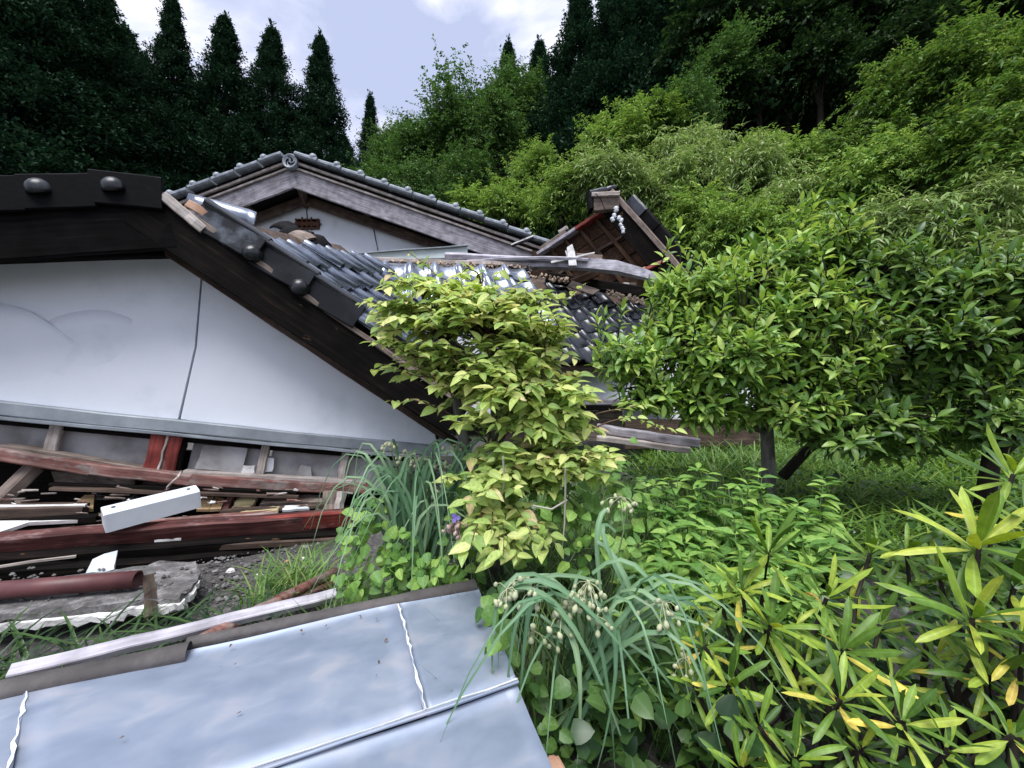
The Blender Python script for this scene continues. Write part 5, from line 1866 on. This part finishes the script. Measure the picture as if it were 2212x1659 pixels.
def evergreen(name, label, trunks, blobs, mat, size, keep=300, bark='bark', nl=(6, 9), shoots=80):
    base = trunks[0][0][0]
    t = thing(name, label, 'shrub', tuple(base))
    for pts, rd in trunks:
        tube('trunk', pts, rd, M[bark], t, 9)
    nodes = [Vector(p) for pts, _ in trunks for p in pts[1:]]
    pos, D, N, S = [], [], [], []
    bd = Bundle()
    for (u, v, Y), r, n in blobs:
        c = P(u, v, Y)
        hub = c - Vector((0, 0, r[2] * .5))
        nd = min(nodes, key=lambda q: (q - hub).length)
        bd.tube(arc(nd, hub, .03, 5, .03), [.016, .014, .012, .010, .009, .007], 6)
        for _ in range(n):
            e = in_blob(c, r)
            if rng.random() < .35: e.z = c.z + abs(e.z - c.z)
            d = (e - hub).normalized() * .8 + Vector((0, -.15, .75))
            bd.tube(arc(hub, e, .02, 3, .02), [.006, .005, .004, .003], 4)
            rosette(e, d, rng.randint(*nl), size, pos, D, N, S, (.4, 1.6), .25, .11)
            # a second older whorl lower on the twig
            if rng.random() < .6:
                e2 = hub.lerp(e, .78)
                rosette(e2, d, rng.randint(3, 5), size, pos, D, N, S, (.9, 1.7), .2)
    # vigorous shoots breaking the outline
    for _ in range(shoots):
        (u, v, Y), r, n = blobs[rng.randrange(len(blobs))]
        c = P(u, v, Y)
        a = c + Vector((rng.uniform(-.9, .9) * r[0], rng.uniform(-.8, .2) * r[1], r[2] * .6))
        e = a + Vector((rng.gauss(0, .07), rng.gauss(-.02, .05), rng.uniform(.10, .26)))
        pts = arc(a, e, 0, 3, .008)
        bd.tube(pts, [.005, .004, .003, .002], 4)
        rosette(e, (e - a), rng.randint(7, 11), size * .85, pos, D, N, S, (.25, 1.2), .05, .16)
    bd.done('branches', M['bark_dark'], t, True, 'stuff')
    foliage(t, 'leaves', GLOSS[0], pos, D, N, S, mat, keep, variants=GLOSS)
    return len(pos)


n1 = evergreen('camellia_shrub', 'bright glossy evergreen shrub with grey trunk beside the black roof tiles', [
    ([P(1662, 1116, 3.0), P(1660, 1000, 3.0), P(1656, 930, 3.0), P(1640, 860, 3.0), P(1620, 760, 3.0)], [.05, .047, .045, .035, .02]),
    ([P(1656, 930, 3.0), P(1610, 920, 2.95), P(1560, 912, 2.9), P(1480, 890, 2.85)], [.03, .024, .02, .01]),
    ([P(1656, 940, 3.0), P(1680, 860, 2.95), P(1740, 760, 2.9)], [.03, .026, .015])],
    [((1360, 770, 2.75), (.26, .30, .16), 66), ((1460, 720, 2.8), (.26, .32, .20), 78), ((1500, 630, 2.85), (.34, .35, .20), 87), ((1640, 590, 2.9), (.42, .40, .22), 99), ((1760, 530, 2.85), (.30, .3, .18), 66),
     ((1640, 720, 2.7), (.40, .35, .24), 99), ((1530, 800, 2.7), (.34, .30, .16), 72), ((1700, 820, 2.7), (.34, .30, .16), 66), ((1440, 850, 2.75), (.22, .24, .10), 30), ((1600, 890, 2.8), (.30, .26, .08), 27), ((1400, 850, 2.6), (.24, .22, .09), 36), ((1520, 880, 2.6), (.26, .22, .10), 40), ((1740, 880, 2.6), (.30, .24, .12), 44), ((1800, 780, 2.6), (.30, .26, .2), 50), ((1590, 770, 2.5), (.3, .2, .2), 40), ((1760, 650, 2.6), (.34, .3, .2), 50)],
    M['leaf_glossy'], .094)
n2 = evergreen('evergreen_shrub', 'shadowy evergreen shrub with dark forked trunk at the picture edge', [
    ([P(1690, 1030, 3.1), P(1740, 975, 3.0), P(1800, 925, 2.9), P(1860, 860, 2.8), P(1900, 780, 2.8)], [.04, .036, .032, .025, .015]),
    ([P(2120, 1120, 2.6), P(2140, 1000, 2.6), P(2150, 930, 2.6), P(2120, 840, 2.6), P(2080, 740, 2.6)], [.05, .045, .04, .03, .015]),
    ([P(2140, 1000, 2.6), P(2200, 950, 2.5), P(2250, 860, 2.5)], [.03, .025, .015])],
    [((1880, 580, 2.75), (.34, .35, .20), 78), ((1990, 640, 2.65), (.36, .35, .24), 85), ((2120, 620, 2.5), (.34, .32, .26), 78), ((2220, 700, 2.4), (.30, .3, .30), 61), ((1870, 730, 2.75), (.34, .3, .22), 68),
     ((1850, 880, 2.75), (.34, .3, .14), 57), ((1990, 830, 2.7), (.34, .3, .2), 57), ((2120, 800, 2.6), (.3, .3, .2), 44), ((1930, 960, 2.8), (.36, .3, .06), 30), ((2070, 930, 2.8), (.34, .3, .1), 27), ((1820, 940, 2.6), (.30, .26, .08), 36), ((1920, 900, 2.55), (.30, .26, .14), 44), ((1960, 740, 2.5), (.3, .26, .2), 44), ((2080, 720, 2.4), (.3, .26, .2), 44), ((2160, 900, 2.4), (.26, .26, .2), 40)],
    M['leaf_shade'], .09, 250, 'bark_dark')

# ------------------------------------------------------------------ rhododendrons, low right
RHO = [leaf_template(1, .155, 7, -.2, .3, .58, .42), leaf_template(1, .165, 7, -.22, -.1, .58, .40), leaf_template(1, .13, 7, -.18, .6, .58, .42), leaf_template(1, .14, 7, -.3, .9, .58, .42)]


def rhodo(label, heads, base):
    t = thing('rhododendron', label, 'shrub', tuple(base), 'rhododendrons')
    A = ([], [], [], [])
    bd = Bundle()
    for (u, v, Y, s, n) in heads:
        p = P(u, v, Y)
        st = Vector(base) + Vector((rng.uniform(-.06, .06), rng.uniform(-.06, .06), 0))
        path = arc(st, p, -.03, 5, .015)
        bd.tube(path, [.009, .008, .007, .006, .005, .005], 5)
        ax = Vector((rng.gauss(0, .15), -.42 + rng.gauss(0, .12), 1))
        L_ = .97 * s / F * Y
        rosette(p, ax, n + 2, L_, *A, (.30, 1.8), .04)
        # older whorl lower on the shoot
        rosette(path[4].lerp(path[5], .35), ax, 4, L_ * .85, *A, (1.3, 2.1), .12)
    bd.done('stem', M['bark_dark'], t)
    pos, D, N, S = A
    old = [i for i in range(len(pos)) if D[i][2] < .35 and rng.random() < .10]
    ys = set(old)
    new = [i for i in range(len(pos)) if i not in ys]
    pick = lambda ix: [[q[i] for i in ix] for q in A]
    foliage(t, 'leaves', RHO[0], *pick(new), M['leaf_rhodo'], 300 - len(old), variants=RHO)
    foliage(t, 'old_leaves', RHO[0], *pick(old), M['leaf_yellow'], 300, variants=RHO)


rhodo('rhododendron with yellowing leaf whorls nearest the mint weeds', [
    (1660, 1195, 1.12, 112, 17), (1664, 1352, 1.0, 108, 17), (1603, 1275, 1.08, 100, 13), (1785, 1292, 1.02, 100, 14), (1522, 1396, 1.0, 85, 13), (1575, 1480, .9, 95, 14), (1720, 1420, 1.0, 85, 13), (1560, 1310, 1.1, 80, 12), (1500, 1480, .95, 80, 12)], P(1660, 1659, .95))
rhodo('rhododendron with the largest whorls at the picture edge', [
    (2115, 1176, .98, 140, 18), (2100, 1336, .88, 150, 18), (2189, 1025, 1.1, 110, 14), (1958, 1190, 1.12, 95, 13), (2190, 1270, .95, 120, 14), (2136, 1458, .85, 115, 14), (2210, 1390, .82, 130, 14), (2230, 1130, 1.0, 120, 13), (2030, 1250, 1.08, 95, 13), (2020, 1420, .98, 95, 13), (2200, 1500, .85, 105, 13)], P(2140, 1720, .85))
rhodo('low rhododendron under the other two at the bottom', [
    (1820, 1405, .92, 112, 17), (1816, 1510, .84, 105, 16), (1880, 1196, 1.2, 82, 13), (1950, 1560, .78, 100, 13), (1640, 1570, .82, 95, 13), (1720, 1640, .76, 100, 13), (2050, 1620, .74, 105, 12), (2190, 1590, .74, 110, 12), (1600, 1660, .76, 90, 12), (1900, 1350, 1.08, 85, 13), (1930, 1470, .95, 90, 12), (1860, 1620, .8, 90, 12)], P(1800, 1760, .82))

# ------------------------------------------------------------------ spiderworts: long arching blades and bud clusters
def blade_obj(parent, pts, w, mat):
    """ribbon leaf with a V fold along a path"""
    vs_, fs = [], []
    n = len(pts)
    pts = [Vector(p) for p in pts]
    for i, p in enumerate(pts):
        t = i / (n - 1)
        tg = (pts[min(i + 1, n - 1)] - pts[max(i - 1, 0)]).normalized()
        view = (Vector((0, 0, CZ + .6)) - p).normalized()
        side = tg.cross(view.lerp(Vector((0, 0, 1)), .4))
        if side.length < .05: side = Vector((1, 0, 0))
        side.normalize()
        hw = w / 2 * (.75 + .25 * math.sin(math.pi * min(1, t * 1.4))) * (1 - max(0, t - .35) / .65) ** .75 + .0004
        up = side.cross(tg).normalized()
        if up.z < 0: up = -up
        vs_ += [p - side * hw + up * hw * .5, p, p + side * hw + up * hw * .5]
    for i in range(n - 1):
        a = i * 3
        fs += [(a, a + 3, a + 4, a + 1), (a + 1, a + 4, a + 5, a + 2)]
    c = pts[0]
    me = mesh('blade', [q - c for q in vs_], fs, mat, True)
    add_rib(me)
    return link('blade', me, parent, Matrix.Translation(c))


def arch(a, peak, b, n=8):
    a, peak, b = Vector(a), Vector(peak), Vector(b)
    ctl = peak * 2 - (a + b) / 2
    return [a * (1 - t) ** 2 + ctl * 2 * t * (1 - t) + b * t * t for t in [i / n for i in range(n + 1)]]


def bud_cluster(parent, p, n, mat, r=.007, spread=.022):
    bd = Bundle()
    for _ in range(n):
        q = p + Vector((rng.gauss(0, spread), rng.gauss(0, spread), rng.gauss(-.012, spread * .8)))
        v, f = lathe_arrays([(r * .2, -r * 1.5), (r * .9, -r * .6), (r, 0), (r * .6, r * .9), (r * .1, r * 1.3)], 7)
        rot = Matrix.Rotation(rng.uniform(-.7, .7), 3, 'X') @ Matrix.Rotation(rng.uniform(-.7, .7), 3, 'Y')
        s = rng.uniform(.7, 1.2)
        bd.add([rot @ k * s + q for k in v], f)
        bd.tube([p + Vector((0, 0, .01)), p.lerp(q, .6) + Vector((0, 0, .012)), q], .0011, 3)
    o = bd.done('bud_cluster', mat, parent)
    return o


def spiderwort(label, base, blades, clusters, nrand, box):
    t = thing('spiderwort', label, 'plant', tuple(base), 'spiderworts')
    for a, pk, b, w in blades:
        blade_obj(t, arch(a, pk, b), w, M['leaf_blade'])
    (u0, u1, v0, v1, Y0, Y1) = box
    for _ in range(nrand):
        u, v, Y = rng.uniform(u0, u1), rng.uniform(v0, v1), rng.uniform(Y0, Y1)
        pk = P(u, v, Y)
        a = Vector(base) + Vector((rng.uniform(-.10, .10), rng.uniform(-.1, .1), .02))
        dr = (pk - a); dr.z = 0
        b = pk + dr.normalized() * rng.uniform(.12, .3) + Vector((rng.gauss(0, .05), -.04, -rng.uniform(.12, .34)))
        blade_obj(t, arch(a, pk, b), rng.uniform(.010, .016), M['leaf_blade'])
    for u, v, Y, n, m in clusters:
        p = P(u, v, Y)
        bud_cluster(t, p, n, m)
        a = Vector(base) + Vector((rng.uniform(-.05, .05), rng.uniform(-.05, .05), 0))
        tube('stalk', arc(a, p, .03, 5, .008), [.004, .0036, .0033, .003, .0026, .002], M['green_stem'], t, 5)
    return t


b2_ = P(1260, 1560, 1.1)
spiderwort('blue green spiderwort clump arching over the tin sheet corner', b2_, [
    (P(1300, 1260, 1.1), P(1130, 1268, 1.02), P(1076, 1450, .98), .014), (P(1250, 1300, 1.05), P(1090, 1268, 1.0), P(1075, 1600, .95), .013), (P(1200, 1320, 1.02), P(1120, 1330, .98), P(1092, 1650, .93), .013),
    (P(1180, 1300, 1.02), P(1140, 1340, .98), P(1115, 1700, .92), .014), (P(1090, 1275, 1.0), P(1250, 1300, .98), P(1480, 1600, .92), .015), (P(1100, 1270, 1.0), P(1240, 1360, .96), P(1380, 1720, .9), .016),
    (P(1280, 1240, 1.1), P(1400, 1250, 1.05), P(1520, 1560, .98), .014), (P(1330, 1150, 1.2), P(1310, 1180, 1.15), P(1450, 1480, 1.05), .015), (P(1290, 1170, 1.2), P(1370, 1300, 1.1), P(1470, 1700, .95), .017),
    (P(1310, 1100, 1.25), P(1290, 1200, 1.2), P(1330, 1480, 1.1), .016), (P(1340, 1280, 1.1), P(1440, 1330, 1.0), P(1530, 1600, .95), .014), (P(1260, 1290, 1.05), P(1330, 1400, .98), P(1280, 1700, .9), .014),
    (P(1220, 1280, 1.1), P(1290, 1370, 1.0), P(1330, 1690, .92), .016), (P(1200, 1350, 1.0), P(1250, 1440, .95), P(1240, 1720, .9), .015)],
    [(1095, 1280, .99, 16, M['bud']), (1150, 1280, 1.0, 12, M['bud']), (1270, 1265, 1.04, 18, M['bud']), (1250, 1300, 1.0, 16, M['bud']), (1215, 1330, .99, 10, M['bud']), (1290, 1340, .99, 6, M['bud']), (1430, 1310, 1.0, 10, M['bud']), (1150, 1370, .97, 8, M['bud']), (1480, 1430, .95, 7, M['bud']), (1340, 1080, 1.25, 12, M['bud'])],
    34, (1150, 1460, 1240, 1420, .95, 1.2))
b1_ = P(900, 1330, 1.62)
sp = spiderwort('blue green spiderwort clump leaning on the fallen wall frame', b1_, [
    (P(930, 1250, 1.6), P(800, 960, 1.72), P(765, 1110, 1.7), .012), (P(930, 1250, 1.6), P(850, 950, 1.72), P(890, 1120, 1.6), .012), (P(900, 1250, 1.6), P(820, 1010, 1.7), P(740, 1090, 1.7), .011),
    (P(960, 1250, 1.55), P(1000, 1010, 1.6), P(985, 1200, 1.5), .014), (P(900, 1270, 1.55), P(920, 1080, 1.55), P(830, 1230, 1.5), .013), (P(1000, 1200, 1.5), P(1110, 1110, 1.45), P(1150, 1150, 1.4), .011)],
    [(840, 960, 1.7, 14, M['bud']), (880, 985, 1.68, 14, M['bud']), (905, 1000, 1.66, 16, M['bud']), (960, 1010, 1.62, 12, M['bud']), (930, 1050, 1.6, 10, M['bud']), (985, 965, 1.66, 16, M['bud']), (985, 1135, 1.36, 20, M['bud_pink'])],
    62, (780, 1040, 960, 1130, 1.5, 1.75))
# one open flower
fl = Bundle()
pc = P(984, 1118, 1.34)
for k in range(3):
    a = k * 2.09
    d = Vector((math.cos(a), -.3, math.sin(a)))
    tv, tf = leaf_template(.018, .018, 4, .1, .3, .6, .7)
    fm = frame(d, (0, -1, .2))
    fl.add([fm @ Vector(q) + pc for q in tv], [tuple(q) for q in tf])
fl.done('flower', M['petal'], sp)

# ------------------------------------------------------------------ mint-like weeds
WEED = [leaf_template(1, .40, 5, .12, .55, .36, .9), leaf_template(1, .36, 5, .2, .8, .36, .9)]
weed_me = []
for tm in WEED:
    m_ = bpy.data.meshes.new('leaf')
    m_.from_pydata([tuple(q) for q in tm[0]], [], [tuple(q) for q in tm[1]])
    add_rib(m_)
    m_.polygons.foreach_set('use_smooth', [True] * len(m_.polygons))
    m_.materials.append(M['leaf_mint'])
    weed_me.append(m_)


def weed(u, v, Y, label, group, size=.06, pairs=5):
    top = P(u, v, Y)
    base = Vector((top.x + rng.uniform(-.05, .05), top.y + rng.uniform(0, .08), ground_h(top.x, top.y)))
    t = thing('leafy_weed', label, 'weed', tuple(base), group)
    pts = arc(base, top, 0, 4, .012)
    tube('stem', pts, [.004, .0035, .003, .0025, .002], M['green_stem'], t, 5)
    ph = rng.random() * 3
    for k in range(pairs):
        tt = 1 - .105 * k
        i = min(int(tt * 4), 3)
        p = pts[i].lerp(pts[i + 1], tt * 4 - i)
        for s in (0, 1):
            an = ph + k * 1.57 + s * math.pi + rng.gauss(0, .2)
            d = Vector((math.cos(an), math.sin(an), .45 - .12 * k + rng.gauss(0, .12)))
            sz = size * (.62 + .16 * min(k, 3)) * rng.uniform(.85, 1.15)
            m = frame(d, (rng.gauss(0, .2), rng.gauss(-.1, .2), 1)).to_4x4() @ Matrix.Scale(sz, 4)
            m.translation = p
            link('leaf', weed_me[rng.randrange(2)], t, m)


for _ in range(105):
    u = rng.uniform(1370, 1800)
    lo = 1005 + abs(u - 1530) * .10
    v = rng.uniform(lo, 1330)
    Y = 2.15 - (v - 1000) / 330 * .85
    weed(u, v, Y, 'mint-like weed stem in the bright patch beneath the camellia', 'mint-like weeds', .12 * rng.uniform(.8, 1.2))
for _ in range(14):
    u = rng.uniform(1340, 1620)
    v = rng.uniform(1350, 1640)
    Y = 1.15 - (v - 1350) / 300 * .25
    weed(u, v, Y, 'mint-like weed stem among the rhododendron and spiderwort', 'weeds by the spiderwort', .075, 4)

# ------------------------------------------------------------------ vines along the tin edge and the debris
VINE = [leaf_template(1, .86, 6, .08, .45, .30, .62), leaf_template(1, .80, 6, .14, .2, .30, .62)]


def vine(label, spots, n, size, mat, keep=120):
    c = P(*spots[0][:3])
    t = thing('creeping_vine', label, 'vine', (c.x, c.y, 0), 'creeping vines')
    pos, D, N, S = [], [], [], []
    bd = Bundle()
    for (u, v, Y, ru, rv) in spots:
        p0 = P(u, v, Y)
        for k in range(n):
            e = P(u + rng.gauss(0, ru * .5), v + rng.gauss(0, rv * .5), Y + rng.gauss(0, .06))
            pos.append(tuple(e)); D.append((rng.gauss(0, .7), rng.gauss(-.5, .4), rng.gauss(-.35, .4))); N.append((rng.gauss(0, .35), -.65 + rng.gauss(0, .3), .8)); S.append(size * rng.uniform(.55, 1.2))
            if k % 4 == 0: bd.tube(arc(p0, e, .01, 3, .01), [.002] * 4, 3)
    bd.done('runner', M['green_stem'], t, True, 'stuff')
    foliage(t, 'leaves', VINE[0], pos, D, N, S, mat, keep, variants=VINE)


vine('dark heart-leaved vine hanging along the tin sheet side', [(1072, 1320, 1.2, 30, 60), (1080, 1400, 1.12, 30, 60), (1130, 1480, 1.12, 50, 60), (1130, 1590, 1.05, 40, 60), (1210, 1480, 1.15, 70, 90), (1200, 1600, 1.05, 60, 60), (1290, 1560, 1.1, 80, 80), (1310, 1460, 1.15, 70, 70)], 30, .048, M['leaf_vine'], 160)
vine('bright heart-leaved vine over the debris beside the gravel', [(800, 1110, 1.72, 45, 40), (770, 1180, 1.62, 40, 50), (850, 1170, 1.6, 60, 50), (860, 1240, 1.5, 70, 45), (760, 1260, 1.5, 35, 35), (940, 1230, 1.46, 60, 45), (1010, 1100, 1.55, 50, 60), (1030, 1060, 1.6, 50, 50)], 46, .046, M['leaf_mint'], 200)
vine('broad-leaved vine mass below the lime shrub', [(1150, 1120, 1.5, 90, 70), (1240, 1100, 1.6, 80, 70), (1340, 1050, 1.8, 80, 60), (1300, 1180, 1.4, 90, 70), (1050, 1180, 1.5, 80, 60), (1180, 1010, 1.75, 90, 60), (1300, 1000, 1.9, 70, 40)], 46, .05, M['leaf_mint'], 100)

# ------------------------------------------------------------------ grasses and fine cover (nobody could count it)
GBLADE = leaf_template(1, .035, 5, .2, .9, .3, .5)
HAIR = (np.array([(0, -.006, 0), (.5, -.006, .10), (1, 0, .02), (.5, .006, .10)], float), np.array([(0, 1, 2, 3)]))


def grass(name, n, fn, size, mat, label, lean=.5, tmpl=GBLADE):
    pos, D, N, S = [], [], [], []
    while len(pos) < n:
        p = fn()
        if p is None: continue
        pos.append(p)
        a = nr.random() * 6.28
        D.append((math.cos(a) * lean, math.sin(a) * lean, 1)); N.append((-math.cos(a), -math.sin(a), .4)); S.append(size * nr.uniform(.5, 1.35))
    pos, D, N, S = map(np.array, (pos, D, N, S))
    me = scatter_mesh(name, tmpl, pos, dir_frames(D, N), S, mat, nr.random(n))
    return tag(link(name, me), label, 'grass', kind='stuff')


def inbox(x0, x1, y0, y1, test=None):
    def fn():
        x, y = nr.uniform(x0, x1), nr.uniform(y0, y1)
        if test and not test(x, y): return None
        return (x, y, ground_h(x, y) - .01)
    return fn


grass('grass', 9000, inbox(1.0, 5.5, 2.0, 5.6, lambda x, y: x / y > .32), .36, M['leaf_meadow'], 'fine green grass between the camellia and rhododendrons', .55)
grass('grass', 330, inbox(-1.9, -.75, 1.05, 1.6, lambda x, y: y > 1.12 + (x + 1.9) * .36 and y < 1.38 + (x + 1.75) * .32), .27, M['leaf_shaded_dark'], 'dark grass tufts growing below the mortar slab', .8)  # dark leaf colour paints in the shade this grass sits in
grass('grass', 260, inbox(-1.22, -.95, 1.75, 2.1), .20, M['leaf_grass'], 'green grass tuft between the mortar slab and the gravel', .5)
grass('feathery_weeds', 1600, inbox(-.75, -.1, 1.45, 1.9, lambda x, y: y > 1.52 + .3 * x + .15), .20, M['leaf_fern'], 'fine weeds among the vine beside the tin edge', .9, HAIR)
grass('feathery_weeds', 5000, inbox(-.55, 1.6, 1.0, 3.2, lambda x, y: x > -.45 + .1 * y and x / y < .6 and not (x < -.05 and y < 1.55)), .34, M['leaf_fern'], 'feathery fennel-like weeds around the spiderwort', .7, HAIR)


def yard_pt():
    y = nr.uniform(.55, 4.6)
    x = nr.uniform(-.25, 1.5) * y
    if x < .12 and y < 1.5: return None
    if x < -.2 and y < 2.2: return None
    return (x, y, ground_h(x, y) + nr.random() ** 1.4 * (.22 if y > 1.2 else .30))


cover('ground_cover', VINE[0], M['leaf_shaded_dark'], 9000, yard_pt, .045, 'low leafy ground cover filling the yard', 'ground cover', .8)  # dark leaf colour paints in the shade beneath the rhododendrons


# loose stones and splinters on the bare patch
def build_gravel():
    bd = Bundle()
    for k in range(1500):
        p = V(rng.uniform(360, 780), rng.uniform(1160, 1330), 0)
        p.z = ground_h(p.x, p.y) - .015
        rr = .003 + .012 * rng.random() ** 3
        v, f = lathe_arrays([(rr * .6, -rr * .6), (rr, 0), (rr * .5, rr * .6)], 6)
        rot = Matrix.Rotation(rng.uniform(0, 6), 3, 'Z')
        sx = rng.uniform(.7, 1.4)
        bd.add([rot @ Vector((q.x * sx, q.y, q.z)) + p for q in v], f)
    o = bd.done('gravel', M['concrete'], None, False, 'stuff')
    tag(o, 'grey gravel and grit on the bare patch by the debris', 'gravel')
    for k, (u, v, r, mt, lb) in enumerate([(560, 1246, .018, 'white_board', 'white mortar lump on the gravel by the green grass tuft'), (620, 1215, .014, 'clay', 'small orange clay lump on the gravel'), (655, 1208, .012, 'white_board', 'white mortar lump on the gravel by the vine'), (600, 1270, .013, 'concrete', 'grey stone on the gravel above the white plank'), (498, 1236, .02, 'white_board', 'white mortar lump beside the mortar slab')]):
        p = V(u, v, 0)
        vv, ff = lathe_arrays([(r * .5, -r * .7), (r, -r * .2), (r * .85, r * .3), (r * .3, r * .65)], 8)
        vv = [Vector((q.x * rng.uniform(.7, 1.3), q.y * rng.uniform(.7, 1.3), q.z)) for q in vv]
        tag(link('mortar_lump', mesh('mortar_lump', vv, ff, M[mt]), None, Matrix.Translation(p + Vector((0, 0, r * .4)))), lb, 'stone')


build_gravel()


def build_litter():
    """splinters and chips strewn over the debris"""
    for mt, n, lb in (('mid_wood', 90, 'brown splinters strewn over the porch debris'), ('pale_wood', 35, 'pale splinters strewn over the porch debris'), ('white_board', 26, 'white plaster crumbs strewn over the porch debris'), ('red_worn', 40, 'red paint splinters strewn over the porch debris')):
        bd = Bundle()
        for _ in range(n):
            u = rng.uniform(-60, 760)
            v = rng.uniform(1060, 1250) - u * .02
            Y = Yd(u, .30 - (v - 1060) / 190 * .42)
            p = P(u, v, Y) + Vector((0, -.03, .012))
            L_ = rng.uniform(.02, .12) if mt != 'white_board' else rng.uniform(.01, .035)
            w = rng.uniform(.004, .018) if mt != 'white_board' else L_ * rng.uniform(.4, .9)
            d = Vector((1, rng.gauss(.2, .25), rng.gauss(-.05, .12))).normalized()
            fm = frame(d, (rng.gauss(0, .3), -.5, 1))
            vv = []
            for x in (-1, 1):
                for y, z in ((-1, -1), (1, -1), (1, 1), (-1, 1)):
                    vv.append(fm @ Vector((x * L_ / 2 + rng.uniform(-.1, .1) * L_, y * w / 2 * (1 if x < 0 else .5), z * .004)) + p)
            bd.add(vv, [(0, 1, 5, 4), (1, 2, 6, 5), (2, 3, 7, 6), (3, 0, 4, 7), (3, 2, 1, 0), (4, 5, 6, 7)])
        tag(bd.done('debris_litter', M[mt], None, False, 'stuff'), lb, 'litter')
    # dead leaves and grit on the tin
    pos, D, N, S = [], [], [], []
    for _ in range(22):
        x, y = nr.uniform(-1.3, .02), nr.uniform(0, 1)
        q = TBL + (TBR - TBL) * nr.uniform(.02, .97) + TY * (.04 + .8 * nr.random() ** 2.2)
        pos.append((q.x, q.y, .312)); D.append((nr.normal(), nr.normal(), nr.normal(0, .08))); N.append((nr.normal(0, .15), nr.normal(0, .15), 1)); S.append(nr.uniform(.004, .013))
    pos, D, N, S = map(np.array, (pos, D, N, S))
    me = scatter_mesh('dead_leaves', LIME[0], pos, dir_frames(D, N), S, M['twig'])
    tag(link('dead_leaves', me), 'dead leaf crumbs scattered on the tin sheet', 'litter', kind='stuff')


build_litter()

grass('tall_grass', 700, inbox(1.6, 3.6, 3.6, 4.7), .42, M['leaf_fern'], 'tall grass in front of the white sheet', .35)
